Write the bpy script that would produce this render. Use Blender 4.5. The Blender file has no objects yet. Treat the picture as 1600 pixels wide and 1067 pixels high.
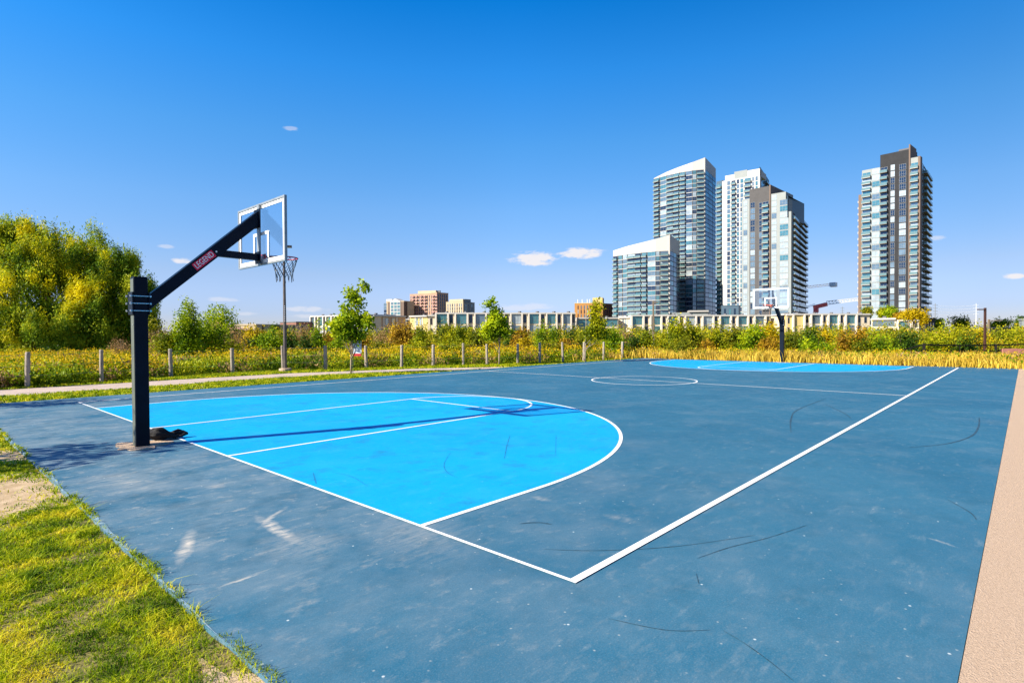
import bpy, bmesh, math, random
import numpy as np
from mathutils import Vector, Matrix
random.seed(7); rng = np.random.default_rng(11)
scene = bpy.context.scene
col = scene.collection
# ---------------------------------------------------------------- camera
CX, CY, CZ = -3.078, -2.265, 1.692
YAW, PITCH, ROLL, F = 0.7406, -0.01496, -0.00553, 879.0     # F in pixels of a 1600 px wide picture
cam = bpy.data.cameras.new('camera'); camo = bpy.data.objects.new('camera', cam); col.objects.link(camo)
cam.sensor_width = 36.0; cam.lens = 36.0*F/1600.0; cam.clip_start = 0.05; cam.clip_end = 20000
fv = Vector((math.cos(YAW)*math.cos(PITCH), math.sin(YAW)*math.cos(PITCH), math.sin(PITCH)))
rv = Vector((math.sin(YAW), -math.cos(YAW), 0)); uv_ = rv.cross(fv)
r2 = rv*math.cos(ROLL)+uv_*math.sin(ROLL); u2 = -rv*math.sin(ROLL)+uv_*math.cos(ROLL)
M = Matrix((r2, u2, -fv)).transposed().to_4x4(); M.translation = (CX, CY, CZ)
camo.matrix_world = M
scene.camera = camo
# ---------------------------------------------------------------- sky, sun, exposure
SUN_EL = math.radians(32.8); SX, SY = -0.9386, 0.345          # horizontal direction towards the sun
scene.view_settings.view_transform = 'Standard'; scene.view_settings.look = 'None'
scene.view_settings.exposure = 1.35; scene.view_settings.gamma = 1.0
world = bpy.data.worlds.new('World'); scene.world = world; world.use_nodes = True
wn = world.node_tree; wn.nodes.clear()
def wN(t, **k):
    n = wn.nodes.new(t)
    for a, b in k.items(): setattr(n, a, b)
    return n
wl = wn.links.new
def wmath(op, a, b=None, c=None, clamp=False):
    n = wN('ShaderNodeMath', operation=op, use_clamp=clamp)
    for i, v in enumerate((a, b, c)):
        if v is None: continue
        if isinstance(v, (int, float)): n.inputs[i].default_value = v
        else: wl(v, n.inputs[i])
    return n.outputs[0]
sky = wN('ShaderNodeTexSky', sky_type='NISHITA'); sky.sun_disc = False
sky.sun_elevation = SUN_EL; sky.sun_rotation = math.atan2(SX, SY)
sky.altitude = 100; sky.air_density = 1.0; sky.dust_density = 0.15; sky.ozone_density = 1.6
hsv = wN('ShaderNodeHueSaturation'); hsv.inputs['Saturation'].default_value = 1.22; hsv.inputs['Value'].default_value = 1.0
wl(sky.outputs[0], hsv.inputs['Color'])
tc = wN('ShaderNodeTexCoord'); sep = wN('ShaderNodeSeparateXYZ'); wl(tc.outputs['Generated'], sep.inputs[0])
az = wmath('ARCTAN2', sep.outputs[1], sep.outputs[0]); el = wmath('ARCSINE', sep.outputs[2])
cmb = wN('ShaderNodeCombineXYZ'); wl(wmath('MULTIPLY', az, 1.0), cmb.inputs[0]); wl(wmath('MULTIPLY', el, 2.6), cmb.inputs[1])
nz = wN('ShaderNodeTexNoise'); nz.inputs['Scale'].default_value = 42; nz.inputs['Detail'].default_value = 7; nz.inputs['Roughness'].default_value = .62
wl(cmb.outputs[0], nz.inputs['Vector'])
# elevation dependent colour balance of the clear sky (deep azure overhead, pale towards the horizon)
def s2l(c): c /= 255; return c/12.92 if c <= .04045 else ((c+.055)/1.055)**2.4
TGT = [(-3,(200,212,238),(216,225,198)),(2,(196,216,246),(216,225,198)),(5.7,(178,212,250),(172,206,213)),(12.1,(122,184,250),(117,159,197)),(18.2,(85,166,243),(94,136,180)),(24.5,(48,147,236),(79,119,163)),(30.4,(12,126,220),(70,108,153)),(40,(6,104,200),(66,100,146))]
rp = wN('ShaderNodeValToRGB'); els = rp.color_ramp.elements; rp.color_ramp.interpolation = 'LINEAR'
wl(wmath('MULTIPLY_ADD', el, 1/math.radians(43), 3/43), rp.inputs[0])
for i, (e_, tg, raw) in enumerate(TGT):
    q = els[0] if i == 0 else (els[len(els)-1] if i == len(TGT)-1 else els.new((e_+3)/43))
    q.position = (e_+3)/43; q.color = tuple(min(1, .5*s2l(a)/(s2l(b)*1.741)) for a, b in zip(tg, raw))+(1,)
bal = wN('ShaderNodeMixRGB', blend_type='MULTIPLY'); bal.inputs[0].default_value = 1; wl(hsv.outputs[0], bal.inputs[1]); wl(rp.outputs[0], bal.inputs[2])
bal2 = wN('ShaderNodeMixRGB', blend_type='MULTIPLY'); bal2.inputs[0].default_value = 1; wl(bal.outputs[0], bal2.inputs[1]); 
azf = wN('ShaderNodeMapRange'); azf.inputs[1].default_value = math.radians(2); azf.inputs[2].default_value = math.radians(42); azf.inputs[3].default_value = 1.42; azf.inputs[4].default_value = 2.0; wl(az, azf.inputs[0])
cz = wN('ShaderNodeCombineXYZ'); [wl(azf.outputs[0], cz.inputs[i]) for i in range(3)]; wl(cz.outputs[0], bal2.inputs[2])
def az_el(u, v):
    t = math.atan((u-800)/F); vh = 520.3-(u-800)*0.00557
    return YAW-t, math.atan((vh-v)/F*math.cos(t))
CLOUDS = [(835,405,46,15,1.2),(908,396,50,11,1.15),(459,203,16,5,.35),(1583,432,26,6,1.0),(1465,372,22,5,.5),(260,385,18,5,.4),(288,408,24,6,.9),(350,468,34,5,.4),
          (480,483,44,6,.5),(475,494,30,4,.4),(385,490,26,4,.35),(820,480,60,8,.42),(1340,500,60,8,.55),(1560,505,60,7,.4),(640,200,80,4,.0),(-300,380,160,26,.9),(2100,400,190,24,.9)]
mask = None
for (u, v, su, sv, amp) in CLOUDS:
    if amp <= 0: continue
    a0, e0 = az_el(u, v); a1, _ = az_el(u+su, v); _, e1 = az_el(u, v-sv)
    da = wmath('MULTIPLY', wmath('SUBTRACT', az, a0), 1/abs(a1-a0)); de = wmath('MULTIPLY', wmath('SUBTRACT', el, e0), 1/abs(e1-e0))
    r_ = wmath('ADD', wmath('MULTIPLY', da, da), wmath('MULTIPLY', de, de))
    m_ = wmath('MULTIPLY', wmath('SUBTRACT', 1.0, r_, clamp=True), 1.0)
    m_ = wmath('ADD', m_, wmath('MULTIPLY', wmath('SUBTRACT', nz.outputs[0], .62), 2.6))
    m_ = wmath('MULTIPLY', wmath('MULTIPLY', m_, 1.9, clamp=True), wmath('MULTIPLY', wmath('SUBTRACT', 1.25, r_, clamp=True), amp))
    mask = m_ if mask is None else wmath('MAXIMUM', mask, m_)
mx = wN('ShaderNodeMixRGB'); wl(mask, mx.inputs[0]); wl(bal2.outputs[0], mx.inputs[1]); mx.inputs[2].default_value = (4.7, 4.6, 4.8, 1)
bg = wN('ShaderNodeBackground'); bg.inputs['Strength'].default_value = 0.075; wl(mx.outputs[0], bg.inputs[0])
wo = wN('ShaderNodeOutputWorld'); wl(bg.outputs[0], wo.inputs[0])
sl = bpy.data.lights.new('sun', 'SUN'); sl.energy = 4.6; sl.angle = math.radians(0.5); sl.color = (1.0, .90, .72)
so = bpy.data.objects.new('sun', sl); col.objects.link(so)
ce = math.cos(SUN_EL)
so.rotation_euler = Vector((-SX*ce, -SY*ce, -math.sin(SUN_EL))).to_track_quat('-Z', 'Y').to_euler()
so.location = (0, 0, 50)
# ---------------------------------------------------------------- helpers
def cpos(u, d):
    """ground point at picture column u and depth d metres in front of the camera"""
    fh = Vector((math.cos(YAW), math.sin(YAW))); rh = Vector((math.sin(YAW), -math.cos(YAW)))
    p = Vector((CX, CY)) + fh*d + rh*((u-800)/F*d)
    return p.x, p.y
def zat(u, d, v): return CZ + (520.3-(u-800)*0.00557-v)/F*d
def gz(x, y):
    d = max(x-31.5, y-42.0, 0.0)
    return -0.03 - 2.6*min(1.0, d/48.0)
def tag(o, label=None, cat=None, group=None, kind=None):
    if label: o['label'] = label
    if cat: o['category'] = cat
    if group: o['group'] = group
    if kind: o['kind'] = kind
    return o
def empty(name, loc, rz=0.0):
    o = bpy.data.objects.new(name, None); o.location = loc; o.rotation_euler = (0, 0, rz); o.empty_display_size = .2
    col.objects.link(o); return o
def link(name, me, parent=None, loc=None, rz=0.0):
    o = bpy.data.objects.new(name, me); col.objects.link(o)
    if parent is not None: o.parent = parent
    if loc is not None: o.location = loc
    o.rotation_euler = (0, 0, rz)
    return o
class MB:
    def __init__(s): s.v = []; s.f = []; s.m = []; s.mats = []; s.cur = 0
    def mat(s, m):
        if m not in s.mats: s.mats.append(m)
        s.cur = s.mats.index(m); return s
    def poly(s, pts, faces):
        b = len(s.v); s.v += [tuple(p) for p in pts]
        for f in faces: s.f.append([b+i for i in f]); s.m.append(s.cur)
        return s
    def box(s, x0, x1, y0, y1, z0, z1):
        return s.poly([(x0,y0,z0),(x1,y0,z0),(x1,y1,z0),(x0,y1,z0),(x0,y0,z1),(x1,y0,z1),(x1,y1,z1),(x0,y1,z1)],
               [(0,3,2,1),(4,5,6,7),(0,1,5,4),(1,2,6,5),(2,3,7,6),(3,0,4,7)])
    def prism(s, xy, z0, z1):
        n = len(xy)
        z1s = z1 if isinstance(z1, (list, tuple)) else [z1]*n
        pts = [(p[0],p[1],z0) for p in xy]+[(p[0],p[1],z) for p, z in zip(xy, z1s)]
        return s.poly(pts, [tuple(range(n))[::-1], tuple(range(n, 2*n))]+[(i,(i+1)%n,n+(i+1)%n,n+i) for i in range(n)])
    def tube(s, pts, rads, n=8, cap=True):
        pts = [Vector(p) for p in pts]
        if isinstance(rads, (int, float)): rads = [rads]*len(pts)
        rings = []
        for i, p in enumerate(pts):
            a = pts[max(i-1,0)]; b = pts[min(i+1,len(pts)-1)]; t = (b-a).normalized()
            up = Vector((0,0,1)) if abs(t.z) < .95 else Vector((1,0,0))
            x = t.cross(up).normalized(); y = x.cross(t)
            rings.append([p + (x*math.cos(2*math.pi*k/n)+y*math.sin(2*math.pi*k/n))*rads[i] for k in range(n)])
        vs = [q for r in rings for q in r]; fs = []
        for i in range(len(pts)-1):
            for k in range(n): fs.append((i*n+k, i*n+(k+1)%n, (i+1)*n+(k+1)%n, (i+1)*n+k))
        if cap: fs += [tuple(range(n))[::-1], tuple((len(pts)-1)*n+k for k in range(n))]
        return s.poly(vs, fs)
    def beam(s, a, b, w, h):
        """square section bar from a to b, w sideways, h upwards"""
        a = Vector(a); b = Vector(b); t = (b-a).normalized(); x = t.cross(Vector((0,0,1)))
        x = x.normalized() if x.length > 1e-5 else Vector((1,0,0)); y = x.cross(t)
        vs = [p + x*sx*w/2 + y*sy*h/2 for p in (a, b) for sx, sy in ((-1,-1),(1,-1),(1,1),(-1,1))]
        return s.poly(vs, [(0,1,2,3),(7,6,5,4),(0,4,5,1),(1,5,6,2),(2,6,7,3),(3,7,4,0)])
    def mesh(s, name, smooth=False):
        me = bpy.data.meshes.new(name); me.from_pydata(s.v, [], s.f)
        for m in s.mats: me.materials.append(m)
        if len(s.mats) > 1: me.polygons.foreach_set('material_index', s.m)
        if smooth: me.polygons.foreach_set('use_smooth', [True]*len(me.polygons))
        bm = bmesh.new(); bm.from_mesh(me); bmesh.ops.recalc_face_normals(bm, faces=bm.faces); bm.to_mesh(me); bm.free()
        me.update(); return me
    def build(s, name, parent=None, loc=None, rz=0.0, smooth=False, bevel=0.0):
        o = link(name, s.mesh(name, smooth), parent, loc, rz)
        if bevel:
            b = o.modifiers.new('bevel', 'BEVEL'); b.width = bevel; b.segments = 2; b.limit_method = 'ANGLE'
        return o
def np_mesh(name, verts, nper, mats, midx=None):
    """verts: (N*nper, 3), one polygon for every nper vertices"""
    verts = np.asarray(verts, dtype=np.float32).reshape(-1, 3); nf = len(verts)//nper
    me = bpy.data.meshes.new(name); me.vertices.add(len(verts)); me.vertices.foreach_set('co', verts.ravel())
    me.loops.add(len(verts)); me.loops.foreach_set('vertex_index', np.arange(len(verts), dtype=np.int32))
    me.polygons.add(nf); me.polygons.foreach_set('loop_start', np.arange(nf, dtype=np.int32)*nper)
    for m in mats: me.materials.append(m)
    if midx is not None: me.polygons.foreach_set('material_index', np.asarray(midx, dtype=np.int32))
    me.update(calc_edges=True); return me
# ---------------------------------------------------------------- materials
def pmat(name, c, rough=.6, metal=0.0, spec=.5, var=0.0, vscale=3.0, c2=None, bump=0.0, bscale=40.0, coord='Object', alpha=None, stretch=None):
    m = bpy.data.materials.new(name); m.use_nodes = True; nt = m.node_tree; b = nt.nodes['Principled BSDF']
    b.inputs['Roughness'].default_value = rough; b.inputs['Metallic'].default_value = metal
    b.inputs['Specular IOR Level'].default_value = spec
    c = tuple(c)+(1,)
    b.inputs['Base Color'].default_value = c
    if var or c2 or bump:
        t = nt.nodes.new('ShaderNodeTexCoord'); src = t.outputs[coord]
        if stretch:
            mp = nt.nodes.new('ShaderNodeMapping'); mp.inputs['Scale'].default_value = stretch; nt.links.new(src, mp.inputs[0]); src = mp.outputs[0]
    if var or c2:
        n = nt.nodes.new('ShaderNodeTexNoise'); n.inputs['Scale'].default_value = vscale; n.inputs['Detail'].default_value = 6; n.inputs['Roughness'].default_value = .6
        nt.links.new(src, n.inputs['Vector'])
        r = nt.nodes.new('ShaderNodeValToRGB'); nt.links.new(n.outputs[0], r.inputs[0]); nt.links.new(r.outputs[0], b.inputs['Base Color'])
        k = c2 if c2 else tuple(min(1, x*(1-var)) for x in c[:3])
        r.color_ramp.elements[0].position = .36; r.color_ramp.elements[1].position = .64
        r.color_ramp.elements[0].color = tuple(k[:3])+(1,)
        r.color_ramp.elements[1].color = c if c2 else tuple(min(1, x*(1+var*.6)) for x in c[:3])+(1,)
    if bump:
        n2 = nt.nodes.new('ShaderNodeTexNoise'); n2.inputs['Scale'].default_value = bscale; n2.inputs['Detail'].default_value = 5
        nt.links.new(src, n2.inputs['Vector'])
        bp = nt.nodes.new('ShaderNodeBump'); bp.inputs['Strength'].default_value = bump; bp.inputs['Distance'].default_value = .02
        nt.links.new(n2.outputs[0], bp.inputs['Height']); nt.links.new(bp.outputs[0], b.inputs['Normal'])
    return m
def leafmat(name, cols, nscale=.6, trans=.35):
    """leaf colours: varies per leaf and in clumps"""
    m = bpy.data.materials.new(name); m.use_nodes = True; nt = m.node_tree; nt.nodes.clear()
    N = nt.nodes.new; L = nt.links.new
    g = N('ShaderNodeNewGeometry'); t = N('ShaderNodeTexCoord')
    n = N('ShaderNodeTexNoise'); n.inputs['Scale'].default_value = nscale; n.inputs['Detail'].default_value = 2; L(t.outputs['Object'], n.inputs['Vector'])
    a = N('ShaderNodeMath'); a.operation = 'MULTIPLY_ADD'; a.inputs[1].default_value = .5; L(g.outputs['Random Per Island'], a.inputs[0])
    b = N('ShaderNodeMath'); b.operation = 'MULTIPLY_ADD'; b.inputs[1].default_value = 2.2; b.inputs[2].default_value = -.85; L(n.outputs[0], b.inputs[0]); L(b.outputs[0], a.inputs[2])
    r = N('ShaderNodeValToRGB'); L(a.outputs[0], r.inputs[0])
    els = r.color_ramp.elements
    for i, c in enumerate(cols):
        p = i/(len(cols)-1)
        e = els[0] if i == 0 else (els[len(els)-1] if i == len(cols)-1 else els.new(p))
        e.position = p; e.color = tuple(c)+(1,)
    d = N('ShaderNodeBsdfPrincipled'); d.inputs['Roughness'].default_value = .55; d.inputs['Specular IOR Level'].default_value = .12; L(r.outputs[0], d.inputs['Base Color'])
    tr = N('ShaderNodeBsdfTranslucent'); L(r.outputs[0], tr.inputs[0])
    mxs = N('ShaderNodeMixShader'); mxs.inputs[0].default_value = trans; L(d.outputs[0], mxs.inputs[1]); L(tr.outputs[0], mxs.inputs[2])
    o = N('ShaderNodeOutputMaterial'); L(mxs.outputs[0], o.inputs[0])
    return m
def pavemat(name, base, dark, light, dust=.5, rough=.55, specks=True, streak=True):
    """painted asphalt: cloudy tone, dragged pale scuffs, specks and fine grain"""
    m = bpy.data.materials.new(name); m.use_nodes = True; nt = m.node_tree; b = nt.nodes['Principled BSDF']; N = nt.nodes.new; L = nt.links.new
    t = N('ShaderNodeTexCoord')
    def noise(sc, det, rot=0, st=(1,1,1), ro=.6):
        mp = N('ShaderNodeMapping'); mp.inputs['Rotation'].default_value = (0,0,rot); mp.inputs['Scale'].default_value = st; L(t.outputs['Object'], mp.inputs[0])
        n = N('ShaderNodeTexNoise'); n.inputs['Scale'].default_value = sc; n.inputs['Detail'].default_value = det; n.inputs['Roughness'].default_value = ro; L(mp.outputs[0], n.inputs['Vector']); return n.outputs[0]
    def ramp(src, a, c, va=0, vc=1):
        r = N('ShaderNodeMapRange'); r.inputs[1].default_value = a; r.inputs[2].default_value = c; r.inputs[3].default_value = va; r.inputs[4].default_value = vc; L(src, r.inputs[0]); return r.outputs[0]
    def mix(fac, a, c):
        x = N('ShaderNodeMixRGB')
        if isinstance(fac, float): x.inputs[0].default_value = fac
        else: L(fac, x.inputs[0])
        for i, v in ((1, a), (2, c)):
            if isinstance(v, tuple): x.inputs[i].default_value = v+(1,)
            else: L(v, x.inputs[i])
        return x.outputs[0]
    def mul(a, c):
        x = N('ShaderNodeMath'); x.operation = 'MULTIPLY'; L(a, x.inputs[0])
        if isinstance(c, float): x.inputs[1].default_value = c
        else: L(c, x.inputs[1])
        return x.outputs[0]
    c = mix(ramp(noise(.35, 5), .35, .65), dark, base)
    c = mix(ramp(noise(14, 4), .3, .75, 0, .30), c, dark)
    c = mix(ramp(noise(95, 4), .50, .72, 0, .16), c, light)
    c = mix(ramp(noise(60, 3, 1), .52, .70, 0, .35), c, tuple(x*.55 for x in dark))
    c = mix(ramp(noise(1.1, 5, 2), .5, .75, 0, .12), c, light)
    if streak:
        for rot, sc, k in ((.5, 3.6, .55), (-.35, 5.3, .5), (1.3, 7.1, .4)):
            s_ = ramp(noise(sc, 6, rot, (.5, 1.7, 1), .72), .57, .76)
            g_ = ramp(noise(.5, 2, rot), .42, .62)
            c = mix(mul(mul(s_, g_), dust*k*.75), c, light)
        if streak == 'court':                                  # foot traffic wears the paint pale around the near baseline
            px_ = N('ShaderNodeSeparateXYZ'); L(t.outputs['Object'], px_.inputs[0])
            w_ = mul(ramp(px_.outputs[0], 5.5, -1.6, 0, 1), ramp(px_.outputs[1], -1, 5, .25, 1))
            c = mix(mul(mul(w_, ramp(noise(1.3, 7, .4, (.8,1.2,1), .7), .34, .70)), .55), c, (.30,.33,.34))
            c = mix(mul(mul(w_, ramp(noise(5.5, 8, .4, (.8,1.25,1), .74), .54, .68)), .50), c, (.44,.41,.36))
            c = mix(mul(mul(w_, ramp(noise(2.3, 7, 1, (1,1.2,1), .7), .50, .66)), .55), c, (.022,.075,.12))
        c = mix(mul(ramp(noise(17, 7, .2, (.8,1.5,1), .75), .60, .72), .38), c, light)
        c = mix(mul(ramp(noise(2.0, 8, .8, (1,1,1), .72), .52, .70), .45), c, (.020,.090,.145))
    if specks:
        v = N('ShaderNodeTexVoronoi'); v.voronoi_dimensions = '2D'; v.inputs['Scale'].default_value = 1.1; L(t.outputs['Object'], v.inputs['Vector'])
        sp = ramp(v.outputs['Distance'], .005, .011, 1, 0); c = mix(mul(sp, .65), c, tuple(min(.8, x*1.6+.1) for x in light))
        v2 = N('ShaderNodeTexVoronoi'); v2.voronoi_dimensions = '2D'; v2.inputs['Scale'].default_value = 3.7; L(t.outputs['Object'], v2.inputs['Vector'])
        sp = ramp(v2.outputs['Distance'], .012, .034, 1, 0); c = mix(mul(sp, mul(ramp(noise(.8, 2, 1), .42, .6), .75)), c, light)
    for (bx_, by_, ang, ln, wd, amp) in SCUFFS if streak == 'court' else []:
        mp = N('ShaderNodeMapping'); mp.vector_type = 'TEXTURE'; mp.inputs['Location'].default_value = (bx_, by_, 0); mp.inputs['Rotation'].default_value = (0,0,ang); mp.inputs['Scale'].default_value = (ln, wd, 1)
        nzz = N('ShaderNodeTexNoise'); nzz.inputs['Scale'].default_value = 6; nzz.inputs['Detail'].default_value = 5; L(t.outputs['Object'], nzz.inputs['Vector'])
        ad = N('ShaderNodeVectorMath'); ad.operation = 'MULTIPLY_ADD'; L(nzz.outputs['Color'], ad.inputs[0]); ad.inputs[1].default_value = (.10,.10,0); L(t.outputs['Object'], ad.inputs[2])
        L(ad.outputs[0], mp.inputs[0]); sx_ = N('ShaderNodeSeparateXYZ'); L(mp.outputs[0], sx_.inputs[0]); cx_ = N('ShaderNodeCombineXYZ'); L(sx_.outputs[0], cx_.inputs[0]); L(sx_.outputs[1], cx_.inputs[1])
        ln_ = N('ShaderNodeVectorMath'); ln_.operation = 'LENGTH'; L(cx_.outputs[0], ln_.inputs[0])
        c = mix(mul(mul(ramp(ln_.outputs['Value'], .15, 1.0, 1, 0), ramp(noise(11, 6, ang, (.4, 1.6, 1), .75), .36, .60)), amp), c, (.50,.46,.40))
    L(c, b.inputs['Base Color'])
    b.inputs['Specular IOR Level'].default_value = .15
    L(ramp(noise(3, 4), .3, .7, rough-.08, rough+.12), b.inputs['Roughness'])
    bp = N('ShaderNodeBump'); bp.inputs['Strength'].default_value = .28; bp.inputs['Distance'].default_value = .004; L(noise(130, 3), bp.inputs['Height']); L(bp.outputs[0], b.inputs['Normal'])
    return m
def gp(u, v):
    d = fv*F + r2*(u-800) - u2*(v-533.5); t = -CZ/d.z; return CX+d.x*t, CY+d.y*t
SCUFFS = []
for (ua, va, ub, vb, wd, amp) in ((306,826,290,872,.07,1.0),(408,804,466,840,.08,1.0),(412,816,448,790,.04,.8),(355,908,424,884,.02,.8),(760,580+0,762,581,.01,.0),(300,845,340,840,.3,.25),(440,830,520,860,.4,.3),
    (150,740,260,760,.35,.35),(330,760,350,755,.12,.5),(620,800,700,870,.5,.25),(1440,836,1480,848,.03,.5),(945,800,990,812,.1,.25),(830,772,860,780,.08,.35)):
    if amp: (xa, ya), (xb, yb) = gp(ua, va), gp(ub, vb); SCUFFS.append(((xa+xb)/2, (ya+yb)/2, math.atan2(yb-ya, xb-xa), math.hypot(xb-xa, yb-ya)*.62+.02, wd, amp))
MT = {}
MT['court'] = pavemat('slate_blue_court_paint', (.025,.126,.208), (.014,.100,.178), (.34,.37,.37), .75, streak='court')
MT['cyan'] = pavemat('cyan_court_paint', (.0,.325,.64), (.0,.275,.585), (.10,.42,.62), .95, specks=True)
MT['line'] = pmat('white_line_paint', (.80,.80,.80), .55, c2=(.50,.58,.62), vscale=16, bump=.15, bscale=150)
for n_ in MT['line'].node_tree.nodes:
    if n_.type == 'VALTORGB': n_.color_ramp.elements[0].position = .26; n_.color_ramp.elements[1].position = .42
MT['faded'] = pmat('worn_pale_blue_edge', (.22,.33,.40), .8, c2=(.05,.13,.18), vscale=7, bump=.3)
MT['concrete'] = pmat('beige_concrete', (.50,.36,.25), .9, c2=(.41,.29,.195), vscale=60, bump=.7, bscale=120)
MT['slabedge'] = pmat('asphalt_edge', (.10,.13,.16), .9, var=.3, bump=.5)
MT['joint'] = pmat('dark_joint', (.12,.10,.09), .9)
MT['ground'] = pmat('dry_turf_soil', (.10,.11,.012), .95, c2=(.20,.15,.05), vscale=1.3, bump=.8, bscale=30)
MT['sand'] = pmat('bare_sand', (.50,.37,.23), .95, c2=(.36,.25,.13), vscale=5, bump=.5, bscale=140)
MT['path'] = pmat('path_asphalt_beige', (.47,.37,.31), .9, c2=(.38,.30,.25), vscale=1.2, bump=.4, bscale=90)
MT['navy'] = pmat('navy_powder_coat', (.0012,.0055,.0155), .42, spec=.12, var=.25, vscale=4)
MT['navysuntint'] = pmat('sun_tinted_steel', (.085,.10,.085), .5, var=.2)  # paler copy of the post colour, with sunlight painted in
MT['steel'] = pmat('galvanised_steel', (.24,.27,.30), .45, metal=.4, var=.15, vscale=8)
MT['bolt'] = pmat('zinc_bolt', (.62,.66,.68), .3, metal=.6)
MT['whitepaint'] = pmat('white_paint', (.82,.82,.82), .5)
MT['rimred'] = pmat('red_rim_paint', (.55,.02,.04), .4)
MT['rimorange'] = pmat('orange_rim_paint', (.70,.10,.03), .4)
MT['chain'] = pmat('chain_net_steel', (.10,.105,.11), .45, metal=.4)
MT['redsticker'] = pmat('red_sticker', (.75,.0,.05), .5)
MT['blackcloth'] = pmat('black_cloth', (.008,.007,.009), .85, bump=.6, bscale=20)
MT['maroon'] = pmat('maroon_trim', (.06,.012,.015), .7)
MT['wood'] = pmat('weathered_grey_wood', (.40,.35,.29), .9, c2=(.22,.18,.15), vscale=3, bump=.8, bscale=25, stretch=(6,6,.6))
MT['bark'] = pmat('tree_bark', (.13,.09,.06), .9, c2=(.06,.045,.03), vscale=6, bump=.9, bscale=20, stretch=(3,3,.5))
MT['palebark'] = pmat('pale_sapling_bark', (.36,.29,.21), .9, c2=(.22,.17,.12), vscale=8, bump=.4)
MT['wire'] = pmat('fence_wire', (.22,.21,.19), .5, metal=.5)
MT['lamppole'] = pmat('dark_bronze_pole', (.055,.045,.05), .45, c2=(.11,.09,.08), vscale=3)
MT['brownpole'] = pmat('rust_brown_pole', (.055,.022,.016), .55)
MT['greypole'] = pmat('grey_timber_pole', (.17,.13,.09), .85)
MT['lampglass'] = pmat('lamp_lens', (.5,.5,.5), .2)
MT['blackmetal'] = pmat('black_fence_metal', (.008,.007,.008), .6, spec=.1)
MT['pinkwall'] = pmat('pink_panel', (.42,.17,.13), .8, c2=(.30,.12,.10), vscale=2)
MT['sign'] = pmat('sign_face_pale_blue', (.55,.62,.74), .5)
MT['signred'] = pmat('sign_red_band', (.42,.012,.02), .5)
MT['signtext'] = pmat('sign_text_slate', (.10,.16,.24), .6)
MT['white'] = pmat('white_render', (.46,.445,.43), .7, var=.06)
MT['cream'] = pmat('cream_stucco', (.60,.51,.38), .85, var=.10, vscale=.8)
MT['beigewall'] = pmat('beige_brick', (.50,.34,.23), .9, c2=(.42,.28,.19), vscale=2)
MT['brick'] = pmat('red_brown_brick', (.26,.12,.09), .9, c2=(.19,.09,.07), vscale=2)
MT['pier'] = pmat('pale_stone_pier', (.62,.56,.49), .8, var=.06)
MT['yellowwall'] = pmat('yellow_stucco', (.55,.42,.17), .85, var=.06)
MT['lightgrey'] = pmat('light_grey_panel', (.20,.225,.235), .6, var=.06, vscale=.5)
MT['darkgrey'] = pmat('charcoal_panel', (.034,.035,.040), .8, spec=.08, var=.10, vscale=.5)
MT['taupe'] = pmat('taupe_panel', (.085,.083,.088), .8, spec=.1, var=.08, vscale=.5)
MT['brownpanel'] = pmat('brown_panel', (.13,.085,.065), .7, var=.1)
MT['bluegrey'] = pmat('blue_grey_cladding', (.045,.085,.13), .45, var=.1)
MT['slab'] = pmat('white_balcony_slab', (.36,.35,.345), .6)
MT['greyslab'] = pmat('grey_balcony_slab', (.14,.14,.14), .6)
MT['recess'] = pmat('balcony_back_wall', (.07,.09,.11), .4)
MT['mull'] = pmat('window_mullion', (.20,.22,.25), .5)
MT['roofred'] = pmat('brown_roof', (.36,.20,.15), .8, var=.1)
MT['roofdark'] = pmat('roof_membrane', (.10,.10,.11), .8)
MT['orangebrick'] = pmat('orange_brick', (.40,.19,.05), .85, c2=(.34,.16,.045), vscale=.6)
MT['pinkbrick'] = pmat('pinkish_brick', (.46,.29,.20), .85, c2=(.40,.25,.17), vscale=.3)
MT['palebrick'] = pmat('pale_concrete_wall', (.46,.37,.25), .85, var=.08, vscale=.3)
MT['craneR'] = pmat('crane_red', (.80,.10,.09), .5)
MT['craneW'] = pmat('crane_white', (.72,.72,.72), .5)
MT['craneG'] = pmat('crane_grey', (.20,.22,.25), .5)
def glassmat(name, c, rough=.08, metal=.55): return pmat(name, c, rough, metal=metal, spec=.8, var=.25, vscale=.35)
MT['g1'] = glassmat('pale_sky_glass', (.16,.235,.29))
MT['g2'] = glassmat('teal_glass', (.09,.25,.29))
MT['g3'] = glassmat('deep_blue_glass', (.02,.045,.09))
MT['g4'] = glassmat('bright_curtained_glass', (.36,.43,.48), .2, .3)
MT['mullg'] = glassmat('dim_window_glass', (.05,.05,.065))
MT['railglass'] = glassmat('green_rail_glass', (.115,.20,.205), .15, .3)
# board glass
mg = bpy.data.materials.new('backboard_glass'); mg.use_nodes = True; nt = mg.node_tree; nt.nodes.clear()
tr = nt.nodes.new('ShaderNodeBsdfTransparent'); tr.inputs[0].default_value = (.90,.94,.97,1)
gl = nt.nodes.new('ShaderNodeBsdfGlossy'); gl.inputs['Roughness'].default_value = .02; gl.inputs['Color'].default_value = (.9,.95,1,1)
ms = nt.nodes.new('ShaderNodeMixShader'); ms.inputs[0].default_value = .085; nt.links.new(tr.outputs[0], ms.inputs[1]); nt.links.new(gl.outputs[0], ms.inputs[2])
on = nt.nodes.new('ShaderNodeOutputMaterial'); nt.links.new(ms.outputs[0], on.inputs[0]); MT['boardglass'] = mg
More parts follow.
